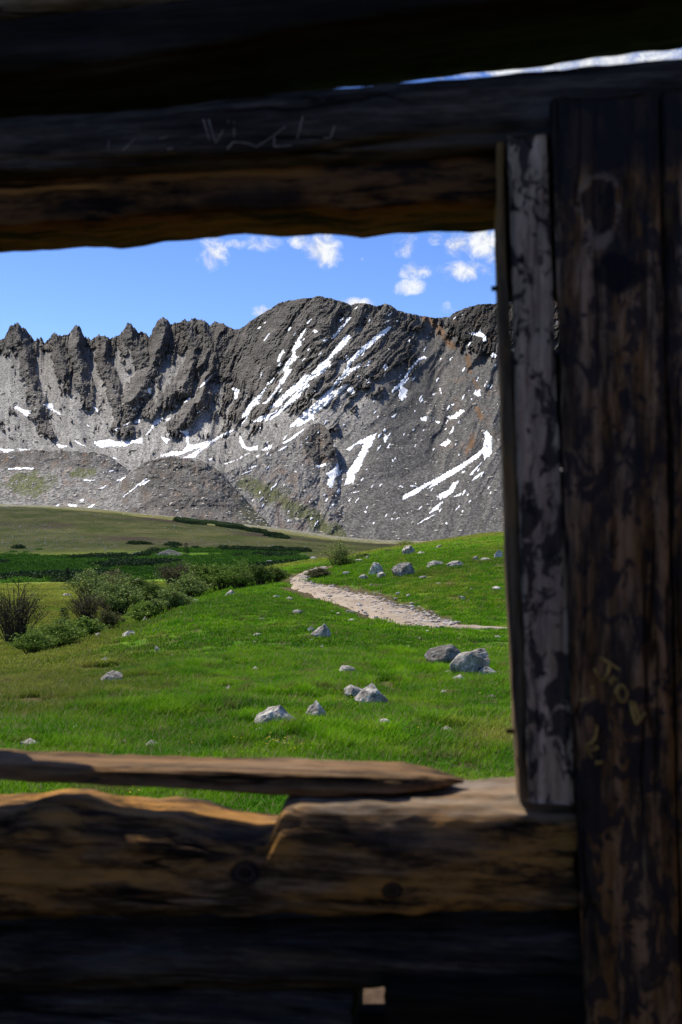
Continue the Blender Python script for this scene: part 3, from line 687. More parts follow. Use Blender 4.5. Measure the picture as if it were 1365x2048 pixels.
# px, base py, width px, height px, depth ratio, tone, peak, label
ROCKS = [
 (890,1335,74,34,.8,.05,None,'dark rounded boulder on the grass, left of the pair by the door post'),
 (943,1354,78,45,.8,.55,.35,'pale grey boulder leaning right behind the dark rounded boulder'),
 (976,1357,44,15,.7,.9,None,'white flat stone in front of the boulder pair'),
 (919,1367,26,9,.7,.8,None,'small pale stone sunk in grass before the boulder pair'),
 (712,1403,48,20,.9,.6,None,'flat topped slab touching a leaning boulder in the meadow'),
 (743,1415,66,37,.8,.6,.3,'leaning grey boulder overlapping the flat topped slab'),
 (632,1441,42,28,.8,.95,.2,'whitish striped boulder alone in the near meadow'),
 (551,1458,84,34,.9,.6,.1,'half buried boulder overgrown with grass and moss'),
 (517,1481,30,13,.8,.4,None,'small grey stone left of and below the half buried boulder'),
 (768,1462,36,13,.8,.8,None,'low ragged white stone nearest below the leaning boulder'),
 (695,1351,37,12,.7,.75,None,'low pale wedge stone midway between trail and slab'),
 (614,1467,18,8,.8,.7,None,'tiny pale stone just below the whitish striped boulder'),
 (642,1278,38,22,.8,.35,.3,'triangular grey rock standing alone between trail and meadow'),
 (622,1264,14,6,.8,.8,None,'tiny white stone behind the triangular grey rock'),
 (704,1245,15,5,.8,.85,None,'small white stone on the grass below the trail bend'),
 (595,1229,20,7,.8,.4,None,'bluish grey flat stone left of the trail in lush grass'),
 (552,1197,19,5,.8,.85,None,'thin white flat stone in the lush grass left of the trail top'),
 (700,1228,15,5,.8,.7,None,'small cluster stone touching the lower edge of the trail'),
 (220,1371,55,20,.8,.3,None,'flat dark streaked rock alone on the left slope'),
 (257,1278,29,12,.8,.9,.1,'white roof shaped stone at the edge of the left slope'),
 (314,1305,10,7,.8,.7,None,'tiny bluish stone below the white roof shaped stone'),
 (290,1247,13,12,.8,.6,0,'upright pale stone before the small round willow'),
 (197,1274,17,6,.8,.6,None,'low pale stone at the right end of the low green willow'),
 (390,1209,17,8,.8,.6,None,'small domed stone at the edge of the willow thicket'),
 (461,1193,23,12,.8,.5,.1,'smooth grey domed stone under the dark end of the thicket'),
 (310,1152,15,5,.8,1,None,'white stone on the bright grass behind the willow thicket'),
 (133,1194,17,6,.8,.4,None,'grey stone on the pasture left of the willow thicket'),
 (275,1164,17,6,.8,.5,None,'grey stone peeping over the upper willows'),
 (490,1143,13,5,.8,.9,None,'white stone on the yellow grass above the thicket'),
 (538,1126,16,4,.8,.9,None,'thin white stone on the crest of the yellow grass'),
 (415,1438,17,6,.8,.7,None,'small pale stone in lush grass left of the half buried boulder'),
 (752,1151,30,24,.8,.8,None,'pale blocky boulder on the bank above the trail'),
 (807,1154,46,26,.8,.15,.2,'dark grey peaked boulder on the bank, right of the pale block'),
 (765,1158,21,12,.8,.75,None,'rounded pale stone tucked between the two bank boulders'),
 (728,1162,20,12,.8,.6,None,'grey stone left of the pale blocky boulder'),
 (801,1156,12,8,.8,.5,None,'small stone leaning on the foot of the dark peaked boulder'),
 (818,1110,26,17,.8,.45,.0,'pointed grey rock on the skyline of the bank'),
 (845,1109,18,5,.8,1,None,'thin white slab right of the pointed skyline rock'),
 (879,1098,13,7,.8,.1,None,'small dark stone on the crest of the bank'),
 (998,1117,18,15,.8,.6,None,'upright grey stone against the door post on the bank'),
 (972,1123,21,6,.8,.8,None,'flat pale stone near the upright stone by the post'),
 (953,1122,13,8,.8,.3,None,'small tilted dark stone on the upper bank'),
 (915,1136,38,11,.8,.6,None,'low spread of pale bedrock on the upper bank'),
 (873,1132,33,8,.8,.5,None,'thin grey bedrock ledge left of the pale spread'),
 (996,1181,21,6,.8,.85,None,'white flat stone beside the post at mid bank'),
 (926,1201,13,6,.8,.7,None,'small pale stone on the lower right bank'),
 (627,1121,13,7,.8,1,None,'white stone beside the pale willow at the trail top'),
 (718,1125,15,5,.8,.7,None,'flat stone right of the pale willow'),
 (733,1120,12,7,.8,.5,None,'rounded brown stone before the low dark bush'),
 (693,1151,16,7,.8,.4,None,'grey stone on the bank below the pale willow'),
 (848,1159,17,5,.8,.4,None,'low grey stone right of the dark peaked boulder'),
 (797,1191,10,5,.8,.9,None,'tiny white stone above the trail on the bank, left of two'),
 (817,1194,9,4,.8,.9,None,'tiny white stone above the trail on the bank, right of two'),
]
for i, (px, py, w, h, dep, tone, peak, label) in enumerate(ROCKS):
    X, Y, Z = hit(px, py); W = w*Y/F; H = h*Y/F + (.045 if Y < 24 else .02)
    o = add('rock', rock_mesh(200+i, 4 if w > 24 else 3, peak=peak), M_rock, loc=(X, Y+0.4*W*dep, float(ground_z(X, Y+0.4*W*dep))+H*0.30),
            rot=(random.uniform(-.06, .06), random.uniform(-.06, .06), random.uniform(-.35, .35)), scale=(W*1.04, W*dep, H*1.5))
    o['tone'] = tone
    tag(o, label, 'rock', 'rocks lying in the meadow')

def many_stones(name, pts, label, mat, flat=0.5, seed=5, sub=1):
    r = np.random.default_rng(seed); V0, F0 = ICO[sub]; Vs, Fs = [], []
    for k, (x, y, z, s) in enumerate(pts):
        V = V0*(1+r.normal(0, .16, (len(V0), 1))); A = r.uniform(0, 6.28); ca, sa = math.cos(A), math.sin(A)
        V = V*np.array((1, r.uniform(.6, 1), flat*r.uniform(.7, 1.2)))
        V = np.stack([V[:, 0]*ca-V[:, 1]*sa, V[:, 0]*sa+V[:, 1]*ca, V[:, 2]], 1)*s
        Vs.append(V+np.array((x, y, z))); Fs.append(F0+k*len(V0))
    o = add(name, mesh_np(name, np.concatenate(Vs), np.concatenate(Fs), False), mat); o['tone'] = 0.7
    return kind(o, 'stuff', label, 'stones')
pts = []
for _ in range(1150):     # rubble mostly on the uphill (right) edge of the trail
    t = RNG.uniform(2, len(tc)-50); k = int(t); w = 1.0-abs(RNG.normal(0, 0.34)) if RNG.random() < .75 else RNG.uniform(0, 1.25)
    w += RNG.normal(0, .06)
    q = tl[k]*(1-w)+tr[k]*w; s = abs(RNG.normal(0, .035))+.022
    pts.append((q[0], q[1], float(ground_z(*q))+.02+s*.1, s))
M_tstone = flat_mat('trail_stone', (.24, .20, .155), (.52, .46, .38), 9)
many_stones('trail_stones', pts, 'loose flat pale stones scattered along the trail edge', M_tstone, .45, 5, 1)
pts = []
for _ in range(4200):
    px, py = RNG.uniform(-30, 640), RNG.uniform(1012, 1118)
    X, Y, Z = hit(px, py)
    if Y < 180: continue
    n = n2(X*0.02, Y*0.02, 141)
    wgt = 0.10+0.9*(math.hypot((px-60)/110, (py-1075)/28) < 1)+0.5*(n > .15)
    if RNG.random() > wgt: continue
    s = (abs(RNG.normal(0, .5))+.35)*1.0*Y/F*1.15
    pts.append((X, Y, Z+s*.2, s))
many_stones('hill_stones', pts, 'pale stones strewn over the brown hillside', M_rock, .7, 6, 1)
pts = []
for _ in range(130):
    px, py = RNG.uniform(0, 1010), RNG.uniform(1090, 1500)
    X, Y, Z = hit(px, py)
    if Y > 95 or scrub_mask(np.array(X), np.array(Y)) > .3: continue
    s = abs(RNG.normal(0, .03))+.025+0.0006*Y; pts.append((X, Y, Z+s*.3, s))
many_stones('meadow_pebbles', pts, 'tiny pale stones showing through the meadow grass', M_rock, .6, 7, 1)
pts = []
for s_, cnt in ((SHEETS[0], 1500), (SHEETS[1], 700), (SHEETS[2], 700), (SHEETS[3], 800)):
    ok = (s_.px > -30) & (s_.px < 1125)
    if s_ is SHEETS[0]: ok &= (s_.py > 780)
    V_ = s_.V[:s_.n][ok]
    for q in V_[RNG.integers(0, len(V_), cnt)]:
        pts.append((q[0], q[1], q[2], (.5+abs(RNG.normal(0, .75)))*q[1]/900))
many_stones('talus_boulders', pts, 'scattered grey boulders on the scree and moraines', M_rock, .75, 8, 1)
# heaps of mine rubble at the far edge of the flats
for (px, py, w, h, label) in ((335,1113,62,14,'larger grey heap of mine rubble beyond the green flats'), (275,1109,36,6,'low smaller grey heap of mine rubble left of the larger heap')):
    X, Y, Z = hit(px, py); W, H = w*Y/F/2, h*Y/F; r = np.random.default_rng(px); pts = []
    for _ in range(900):
        a, q = r.uniform(0, 6.283), math.sqrt(r.uniform(0, 1)); z = H*(1-q)**0.8
        pts.append((W*q*math.cos(a), W*.8*q*math.sin(a), z, r.uniform(.25, .6)*Y/F*2.2))
    o = many_stones('rubble_heap', pts, label, M_rock, .7, px, 1); del o['kind']; o.location = (X, Y+W*.8, float(ground_z(X, Y+W*.8))); o['tone'] = .45
    tag(o, label, 'rubble heap', 'rubble heaps')

# ------------------------------------------------------------------ foliage
def leaf_mat(name, c0, c1, trans=0.25, scale=3.0):
    m, g = material(name)
    p = g.pos(); n = g.noise(p, scale, 4, 0.6); r = g.n.new('ShaderNodeNewGeometry').outputs['Random Per Island']
    f = g.m('ADD', g.m('MULTIPLY', n, 0.6), g.m('MULTIPLY', r, 0.4))
    c = g.mix(g.ss(f, 0.3, 0.7), c0, c1); finish(g, c, 0.7, None, 0.15)
    t = g.n.new('ShaderNodeBsdfTranslucent'); g.put(t.inputs['Color'], c)
    mx = g.n.new('ShaderNodeMixShader'); mx.inputs[0].default_value = trans
    g.l.new(g.b.outputs[0], mx.inputs[1]); g.l.new(t.outputs[0], mx.inputs[2])
    g.l.new(mx.outputs[0], g.n['Material Output'].inputs[0])
    return m
M_wgreen = leaf_mat('willow_leaf', (0.085, 0.155, 0.014), (0.210, 0.295, 0.042))
M_wgrey  = leaf_mat('grey_willow_leaf', (0.110, 0.165, 0.026), (0.265, 0.325, 0.085))
M_wdark  = leaf_mat('dark_willow_leaf', (0.055, 0.095, 0.012), (0.140, 0.195, 0.030))
M_wbrown = leaf_mat('brown_willow_leaf', (0.065, 0.070, 0.020), (0.140, 0.140, 0.042))
M_wyell  = leaf_mat('yellow_willow_leaf', (0.150, 0.200, 0.035), (0.270, 0.310, 0.080))
M_spruce = leaf_mat('spruce_needles', (0.008, 0.022, 0.009), (0.022, 0.050, 0.018), .1)
M_twig   = flat_mat('willow_twig', (0.040, 0.028, 0.020), (0.095, 0.068, 0.045))
M_bark   = flat_mat('spruce_bark', (0.035, 0.026, 0.02), (0.08, 0.06, 0.045))

def tube_np(path, r0, r1, sides=4):
    P = np.array(path, float); n = len(P); V = []
    for i in range(n):
        t = P[min(i+1, n-1)]-P[max(i-1, 0)]; t /= np.linalg.norm(t)+1e-9
        a = np.cross(t, (0.3, 0.9, 0.2)); a /= np.linalg.norm(a)+1e-9; b = np.cross(t, a)
        r = r0+(r1-r0)*i/(n-1)
        for k in range(sides):
            q = 2*math.pi*k/sides; V.append(P[i]+r*(math.cos(q)*a+math.sin(q)*b))
    return np.array(V), grid_faces(n, sides, True)
def leaves_np(C, size, r, up=0.4, asp=0.5):
    """quads with a fold, one per centre"""
    n = len(C); d = r.normal(size=(n, 3)); d[:, 2] = np.abs(d[:, 2])*.6+up; d /= np.linalg.norm(d, axis=1, keepdims=True)
    s = r.normal(size=(n, 3)); s -= d*np.sum(s*d, 1, keepdims=True); s /= np.linalg.norm(s, axis=1, keepdims=True)
    L = size*r.uniform(.6, 1.3, (n, 1)); W = L*asp
    V = np.stack([C, C+d*L*.5+s*W*.5, C+d*L, C+d*L*.5-s*W*.5], 1).reshape(-1, 3)
    return V, np.arange(4*n).reshape(-1, 4)
def cat(parts):
    Vs, Fs, b = [], [], 0
    for V, Fa in parts: Vs.append(V); Fs.append(Fa+b); b += len(V)
    return np.concatenate(Vs), np.concatenate(Fs)
def bush_parts(seed, nstem, nleaf, leaf, spread=1.0, bare=0.3, shell=.5, upright=0.5):
    """unit bush: about 1 wide, 1 high"""
    r = np.random.default_rng(seed); stems, tips = [], []
    for i in range(nstem):
        a = r.uniform(0, 6.283); q = math.sqrt(r.uniform(0, 1))*.48*spread; h = (1-0.55*(q/.5)**2)*r.uniform(.72, 1.05)
        top = np.array((q*math.cos(a), q*math.sin(a), h)); b0 = np.array((top[0]*.25, top[1]*.25, -.05))
        mid = b0*.5+top*.5+np.array((0, 0, .08))+r.normal(0, .03, 3)-np.array((top[0], top[1], 0))*upright*.25
        stems.append(tube_np([b0, mid, top], .010, .003, 3))
        for k in range(3):
            t = r.uniform(.35, .9); p = b0*(1-t)**2+2*mid*t*(1-t)+top*t*t; e = p+r.normal(0, 1, 3)*(.09, .09, .05)+np.array((0, 0, r.uniform(.06, .2)))
            stems.append(tube_np([p, (p+e)/2+r.normal(0, .01, 3), e], .005, .002, 3)); tips.append((p, e))
        tips.append((mid, top))
    C = []
    for i in range(nleaf):
        p, e = tips[r.integers(len(tips))]; t = r.uniform(bare, 1.05)
        C.append(p+(e-p)*t+r.normal(0, .035, 3))
    C = np.array(C); C = C[C[:, 2] > 0.03]
    return cat(stems), leaves_np(C, leaf, r)
BUSH = {}
for key, args in {'round': (1, 46, 4200, .055), 'loose': (2, 40, 1900, .050), 'dense': (3, 60, 5600, .050), 'twiggy': (4, 90, 1000, .035, 1.0, .6), 'low': (5, 44, 3800, .075, 1.1)}.items():
    (sv, sf), (lv, lf) = bush_parts(*args)
    BUSH[key] = (mesh_np('stems', sv, sf), mesh_np('foliage', lv, lf))
def placed(name, label, cat_, group, px, py, w, h, dep, meshes, mats, names, rotz=None, grow=1.0):
    X, Y, Z = hit(px, py); W, H = w*Y/F*grow, h*Y/F*(1+(grow-1)*.5)
    o = bpy.data.objects.new(name, None); COL.objects.link(o)
    yy = Y+0.35*W*dep
    o.location = (X, yy, float(ground_z(X, yy))-.03); o.scale = (W, W*dep, H); o.empty_display_size = .3
    o.rotation_euler = (0, 0, random.uniform(-.5, .5) if rotz is None else rotz)
    for nm, me, mt in zip(names, meshes, mats):
        me2 = me if (me.materials and me.materials[0] == mt) else me.copy()
        me2.materials.clear(); me2.materials.append(mt); add(nm, me2, None, o)
    return tag(o, label, cat_, group)
SHRUBS = [  # px, base py, w, h, depth ratio, shape, leaf, label
 (18,1288,104,108,.9,'twiggy',M_wbrown,'large upright willow bush of bare brown twigs at the left edge'),
 (58,1314,78,46,.9,'dense',M_wgreen,'low green willow right at the foot of the bare bush'),
 (108,1300,84,52,.9,'dense',M_wgreen,'low green willow in front of the small dark spruce'),
 (160,1281,72,40,.9,'low',M_wgreen,'low green willow tapering off right of the small dark spruce'),
 (168,1243,74,56,.9,'twiggy',M_wbrown,'dark reddish brown twiggy bush below the grey willows'),
 (225,1236,92,70,.9,'dense',M_wgrey,'broad grey green willow at the centre of the left thicket'),
 (170,1207,84,66,.9,'loose',M_wgrey,'loose pale willow at the top left of the thicket'),
 (222,1196,76,52,.9,'loose',M_wbrown,'loose brownish willow at the top of the thicket'),
 (270,1205,70,48,.9,'round',M_wdark,'dark rounded willow in the middle of the thicket'),
 (213,1263,52,38,.9,'round',M_wbrown,'small olive dome shaped bush before the broad grey willow'),
 (288,1247,64,34,.9,'low',M_wgreen,'small round green willow by the upright pale stone'),
 (340,1228,76,48,.9,'round',M_wgrey,'pale green round willow on the edge of the near slope'),
 (300,1214,60,44,.9,'dense',M_wdark,'dark willow wedged behind the pale round one'),
 (346,1173,72,46,.9,'twiggy',M_wbrown,'tall brown twiggy bush on the thicket skyline'),
 (372,1202,78,44,.9,'dense',M_wgrey,'grey willow between the brown twiggy bush and the slope'),
 (402,1184,72,50,.9,'round',M_wdark,'deep green willow right of the brown twiggy bush'),
 (442,1184,74,52,.9,'round',M_wgreen,'bright green willow near the middle of the long thicket'),
 (478,1180,66,48,.9,'dense',M_wgreen,'full green willow above the smooth domed stone'),
 (518,1173,62,42,.9,'round',M_wdark,'dark willow near the right end of the thicket'),
 (552,1168,48,32,.9,'round',M_wdark,'last low dark willow where the thicket meets the grass'),
 (676,1134,62,44,.9,'loose',M_wyell,'pale yellow green willow standing beside the trail top'),
 (690,1134,34,20,.9,'round',M_wdark,'small dark bush at the foot of the pale trail willow'),
 (637,1158,44,20,.9,'low',M_wbrown,'low olive bush inside the bend of the trail'),
 (729,1118,34,10,.9,'low',M_wdark,'low dark bush on the grass right of the pale willow'),
 (813,1093,34,13,.9,'loose',M_wyell,'pale yellow bush on the far crest of the bank'),
 (777,1106,15,9,.9,'loose',M_wgrey,'tiny pale bush left of the pointed skyline rock'),
]
for (px, py, w, h, dep, shape, lm, label) in SHRUBS:
    placed('willow_bush', label, 'bush', 'willow bushes in the valley', px, py, w, h, dep, BUSH[shape], (M_twig, lm), ('stems', 'foliage'), None, 1.34)
def spruce_meshes(seed, tiers=11, per=12):
    r = np.random.default_rng(seed); P = []
    for i in range(tiers):
        z = .06+.9*i/tiers; R = .5*(1-z)**.8*r.uniform(.8, 1.1)+.03
        for k in range(per):
            a = r.uniform(0, 6.283); L = R*r.uniform(.6, 1.1); dirv = np.array((math.cos(a), math.sin(a), -.12))
            side = np.array((-math.sin(a), math.cos(a), 0)); b = np.array((0, 0, z))
            for t in np.linspace(.15, 1, 7):
                c = b+dirv*L*t+np.array((0, 0, .04*t*t)); w = .07*(1.1-t)+.02
                q = side*w; e = dirv*.10; u = np.array((0, 0, r.uniform(-.02, .03)))
                P.append(np.array([c-q*.2, c+q+e*.6-u, c+e*1.2+u, c-q+e*.6-u]))
    V = np.concatenate(P); tv, tf = tube_np([(0, 0, -.05), (0, 0, .5), (0, 0, 1.0)], .03, .004, 6)
    return mesh_np('trunk', tv, tf), mesh_np('crown', V, np.arange(len(V)).reshape(-1, 4))
SPR = [spruce_meshes(41), spruce_meshes(42, 13, 13)]
for k, (px, py, w, h, label) in enumerate(((372,1116,17,33,'dark narrow spruce standing right of the larger rubble heap'),
        (134,1170,17,38,'slim dark spruce rising behind the top left of the thicket'), (125,1252,34,40,'squat dark spruce behind the low green willows'),
        (255,1122,8,12,'tiny dark spruce on the green flats below the rubble heaps'), (42,1137,8,11,'tiny dark spruce at the far left of the green flats'),
        (6,1150,9,12,'tiny dark spruce at the left edge of the photo'))):
    placed('spruce_tree', label, 'tree', 'spruces in the valley', px, py, w, h, 1, SPR[k % 2], (M_bark, M_spruce), ('trunk', 'crown'))

# ------------------------------------------------------------------ instanced ground cover
def scatter(name, protos, P, S, R, I, label, cat_):
    """points carry scale, turn and which prototype; geometry nodes instance the prototypes"""
    me = bpy.data.meshes.new(name); me.vertices.add(len(P)); me.vertices.foreach_set('co', np.asarray(P, np.float32).ravel()); me.update()
    fattr(me, 'size', S); fattr(me, 'turn', R); fattr(me, 'which', I)
    o = add(name, me)
    ng = bpy.data.node_groups.new(name, 'GeometryNodeTree')
    ng.interface.new_socket('Geometry', in_out='INPUT', socket_type='NodeSocketGeometry'); ng.interface.new_socket('Geometry', in_out='OUTPUT', socket_type='NodeSocketGeometry')
    N, L = ng.nodes, ng.links
    gi, go = N.new('NodeGroupInput'), N.new('NodeGroupOutput')
    def att(nm):
        a = N.new('GeometryNodeInputNamedAttribute'); a.data_type = 'FLOAT'; a.inputs['Name'].default_value = nm; return a.outputs['Attribute']
    join = N.new('GeometryNodeJoinGeometry')
    size, turn, which = att('size'), att('turn'), att('which')
    cx = N.new('ShaderNodeCombineXYZ'); L.new(turn, cx.inputs[2])
    for k, ob in enumerate(protos):
        oi = N.new('GeometryNodeObjectInfo'); oi.inputs['Object'].default_value = ob; oi.inputs['As Instance'].default_value = True
        cmp = N.new('FunctionNodeCompare'); cmp.data_type = 'FLOAT'; cmp.operation = 'EQUAL'; L.new(which, cmp.inputs[0]); cmp.inputs[1].default_value = k; cmp.inputs['Epsilon'].default_value = .3
        ip = N.new('GeometryNodeInstanceOnPoints'); L.new(gi.outputs[0], ip.inputs['Points']); L.new(cmp.outputs[0], ip.inputs['Selection'])
        L.new(oi.outputs['Geometry'], ip.inputs['Instance']); L.new(cx.outputs[0], ip.inputs['Rotation']); L.new(size, ip.inputs['Scale'])
        L.new(ip.outputs[0], join.inputs[0])
    L.new(join.outputs[0], go.inputs[0])
    md = o.modifiers.new('scatter', 'NODES'); md.node_group = ng
    return kind(o, 'stuff', label, cat_)
def proto(name, me, mat):
    me.materials.clear(); me.materials.append(mat); return bpy.data.objects.new(name, me)     # not linked: only instanced
M_blade, g = material('grass_blade')
p = g.pos(); info = g.attr('dry_or_sunlit', 'INSTANCER')
rnd = g.n.new('ShaderNodeNewGeometry').outputs['Random Per Island']
X_, Y_, Z_ = g.sep(p)
sx = g.m('DIVIDE', X_, g.m('MAXIMUM', Y_, 1))
dryl = g.m('MULTIPLY', g.ss(sx, -0.08, -0.32, 0, .95), g.ss(Y_, 7, 15))
dryr = g.m('MAXIMUM', g.m('MULTIPLY', g.ss(sx, 0.01, 0.07, 0, .35), g.ss(Y_, 24, 34)), g.m('MULTIPLY', g.ss(sx, 0.01, 0.14, 0, .40), g.ss(Y_, 16, 8)))
sun_strip = g.m('MULTIPLY', g.ss(Y_, 55, 66, 0, .75), 1.0)  # painted sunlight: distant blades are given a brighter yellow colour
c = turf_color(g, p, g.m('MAXIMUM', g.m('MAXIMUM', dryl, dryr), sun_strip))
c = g.mix(g.ss(rnd, 0.86, 0.93), c, (0.22, 0.19, 0.085))
k = g.ss(rnd, 0.0, 0.8, 0.75, 1.25); c = g.mix(1.0, c, g.comb(k, k, k), 'MULTIPLY')
finish(g, c, 0.75, None, 0.06)
tb = g.n.new('ShaderNodeBsdfTranslucent'); g.put(tb.inputs['Color'], c)
mx = g.n.new('ShaderNodeMixShader'); mx.inputs[0].default_value = .3
g.l.new(g.b.outputs[0], mx.inputs[1]); g.l.new(tb.outputs[0], mx.inputs[2]); g.l.new(mx.outputs[0], g.n['Material Output'].inputs[0])
def tuft(seed, blades, h, spread, wide=.0045):
    r = np.random.default_rng(seed); P = []
    for i in range(blades):
        a = r.uniform(0, 6.283); b = np.array((r.normal(0, spread), r.normal(0, spread), -.02)); H = h*r.uniform(.5, 1.25); lean = r.uniform(.1, .75)*H
        d_ = np.array((math.cos(a), math.sin(a), 0)); s_ = np.array((-math.sin(a), math.cos(a), 0))*wide*r.uniform(.7, 1.4)
        m = b+d_*lean*.3+np.array((0, 0, H*.6)); t = b+d_*lean+np.array((0, 0, H*r.uniform(.8, 1.0)))
        P += [np.array([b-s_, b+s_, m+s_*.7, m-s_*.7]), np.array([m-s_*.7, m+s_*.7, t+s_*.12, t-s_*.12])]
    V = np.concatenate(P)
    me = mesh_np('tuft', V, np.arange(len(V)).reshape(-1, 4)); return me
TUFT = [proto('grass_tuft', tuft(i, 26, .085+.02*(i % 3), .05), M_blade) for i in range(5)] + [proto('grass_tuft', tuft(9, 34, .15, .045), M_blade)]
BIG = [proto('grass_clump', tuft(20+i, 40, .11, .13, .011), M_blade) for i in range(4)]
def field(n, r0, r1, pa, pb):
    u = RNG.uniform(0, 1, n); r = np.sqrt(r0*r0+u*(r1*r1-r0*r0)); px = RNG.uniform(pa, pb, n); th = np.arctan((px-CX)/F)
    return r*np.sin(th), r*np.cos(th)
def grass_ok(X, Y, keep=0.3):
    td = trail_dist(X, Y); n = fbm(X*.7, Y*.7, 4, 31); r = np.hypot(X, Y)
    bare = fbm(X*.9+40, Y*.9, 3, 151)
    px, py = proj(X, Y, ground_z(X, Y))
    d = np.hypot((px-900)/110, (py-1520)/30)+n
    return (td+.35*n > .08) & (r+1.2*n > 5.4) & (bare < .34) & ~((d < .7) & (RNG.random(X.shape) < .7))
X, Y = field(62000, 5.2, 17, -120, 1120); k = grass_ok(X, Y); X, Y = X[k], Y[k]
hgt = np.clip(.85+.55*fbm(X*.5, Y*.5, 3, 155), .35, 1.6)
I = np.where((fbm(X*.6+9, Y*.6, 3, 157) > .22) & (RNG.random(len(X)) < .5), 5, RNG.integers(0, 5, len(X)))
scatter('grass', TUFT, np.stack([X, Y, ground_z(X, Y)], 1), hgt*RNG.uniform(.75, 1.25, len(X)), RNG.uniform(0, 6.28, len(X)), I, 'short green alpine grass covering the near meadow', 'grass')
X, Y = field(70000, 16, 95, -120, 1130); k = grass_ok(X, Y) & (scrub_mask(X, Y) < .5); X, Y = X[k], Y[k]
hgt = np.clip(.8+.5*fbm(X*.4, Y*.4, 3, 155), .35, 1.5)*(.75+Y/90)
scatter('meadow_grass', BIG, np.stack([X, Y, ground_z(X, Y)], 1), hgt*RNG.uniform(.75, 1.25, len(X)), RNG.uniform(0, 6.28, len(X)), RNG.integers(0, 4, len(X)), 'coarser grass over the middle and far meadow', 'grass')
# scrub willow over the flats
M_scrub = leaf_mat('scrub_leaf', (0.036, 0.110, 0.007), (0.120, 0.250, 0.018), .25, .06)
M_scrubd = leaf_mat('dark_scrub_leaf', (0.020, 0.040, 0.010), (0.048, 0.085, 0.020), .2, .1)
def clump(seed, n=260):
    r = np.random.default_rng(seed); q = r.normal(size=(n, 3)); q /= np.linalg.norm(q, axis=1, keepdims=True); q *= r.uniform(.5, 1, (n, 1)); q[:, 2] = np.abs(q[:, 2])*.55
    V, Fa = leaves_np(q, .22, r); return mesh_np('clump', V, Fa)
CL = [proto('scrub_clump', clump(i), M_scrub) for i in (1, 2, 3)]+[proto('scrub_clump', clump(i), M_scrubd) for i in (4, 5)]
X, Y = field(40000, 88, 430, -160, 760); sm = scrub_mask(X, Y); k = sm > .5; X, Y = X[k], Y[k]
n = fbm(X*.045, Y*.03, 3, 161)
I = np.where((n > .12) | (Y > 212), RNG.integers(3, 5, len(X)), RNG.integers(0, 3, len(X)))
scatter('willow_scrub', CL, np.stack([X, Y, ground_z(X, Y)-.1], 1), np.where(I > 2, 1.15, .75)*RNG.uniform(.6, 1.4, len(X)), RNG.uniform(0, 6.28, len(X)), I, 'dark green willow scrub over the valley flats', 'scrub')
# bright flowers
M_flower = flat_mat('buttercup', (0.75, 0.55, 0.02), (0.8, 0.62, 0.03))
pts = []
for (cx_, cy_, sx_, sy_, m_) in ((690,1420,30,10,16),(545,1510,40,6,14),(250,1600,60,10,6),(520,1505,60,12,10),(700,1350,200,80,16)):
    for _ in range(m_):
        X, Y, Z = hit(cx_+RNG.normal(0, sx_), cy_+RNG.normal(0, sy_)); pts.append((X, Y, Z+.10+.03*RNG.random(), .0075))
many_stones('buttercups', pts, 'tiny yellow flowers dotted in the meadow grass', M_flower, .5, 9, 1)['category'] = 'flowers'
# brown tussock with a split stick beside it
M_straw = leaf_mat('dead_grass', (0.16, 0.105, 0.05), (0.32, 0.23, 0.12), .2, 20)
for (px, py, w, h, label) in ((812,1376,60,20,'brown dead grass tussock behind the split pale stick'), (905,1392,66,16,'flat brown dead grass tussock below the boulder pair'), (985,1402,46,12,'brown dead grass patch beside the door post'),
                              (255,1416,36,10,'small dead grass tussock below the flat dark rock'), (325,1412,26,8,'small dead grass tussock right of the flat dark rock')):
    X, Y, Z = hit(px, py); W, H = w*Y/F, h*Y/F; r = np.random.default_rng(px)
    P = []
    for i in range(260):
        a = r.uniform(0, 6.283); b = np.array((r.normal(0, .22), r.normal(0, .2), 0)); b[2] = .5*math.exp(-(b[0]**2+b[1]**2)*12); L_ = r.uniform(.12, .4); d_ = np.array((math.cos(a), math.sin(a)*.6, r.uniform(-.2, .7))); s_ = np.array((-math.sin(a), math.cos(a), 0))*.008
        P.append(np.array([b-s_, b+s_, b+d_*L_+s_*.3, b+d_*L_-s_*.3]))
    V = np.concatenate(P); me = mesh_np('tussock', V, np.arange(len(V)).reshape(-1, 4))
    tag(add('grass_tussock', me, M_straw, loc=(X, Y+.2*W, float(ground_z(X, Y+.2*W))), scale=(W, W*.7, H)), label, 'grass tussock', 'dead grass tussocks')

# ------------------------------------------------------------------ clouds overhead that shade the near meadow and the hill
def cloud_mat(lo, hi):
    m, g = material('cloud')
    tr_ = g.n.new('ShaderNodeBsdfTransparent'); df = g.n.new('ShaderNodeBsdfTranslucent'); df.inputs['Color'].default_value = (.95, .95, .95, 1)
    mx = g.n.new('ShaderNodeMixShader'); g.put(mx.inputs[0], g.ss(g.noise(g.pos(), .012, 5), .3, .6, lo, hi))
    g.l.new(tr_.outputs[0], mx.inputs[1]); g.l.new(df.outputs[0], mx.inputs[2]); g.l.new(mx.outputs[0], g.n['Material Output'].inputs[0])
    return m
def cloud(cx_, cy_, rx, ry, alt, seed, turn, mat):
    V, Fa = ICO[4]; V = V*(1+.07*fbm(V[:, 0]*2.5+seed, V[:, 1]*2.5+V[:, 2], 4, seed))[:, None]
    V = V*np.array((rx, ry, min(rx, ry)*.3)); V[:, 2] = np.where(V[:, 2] < 0, V[:, 2]*.35, V[:, 2])
    off = alt/math.tan(SUN_EL)
    o = add('cloud', mesh_np('cloud', V, Fa, True), mat, loc=(cx_+math.sin(SUN_AZ)*off, cy_+math.cos(SUN_AZ)*off, alt), rot=(0, 0, turn))
    return kind(o, 'structure')
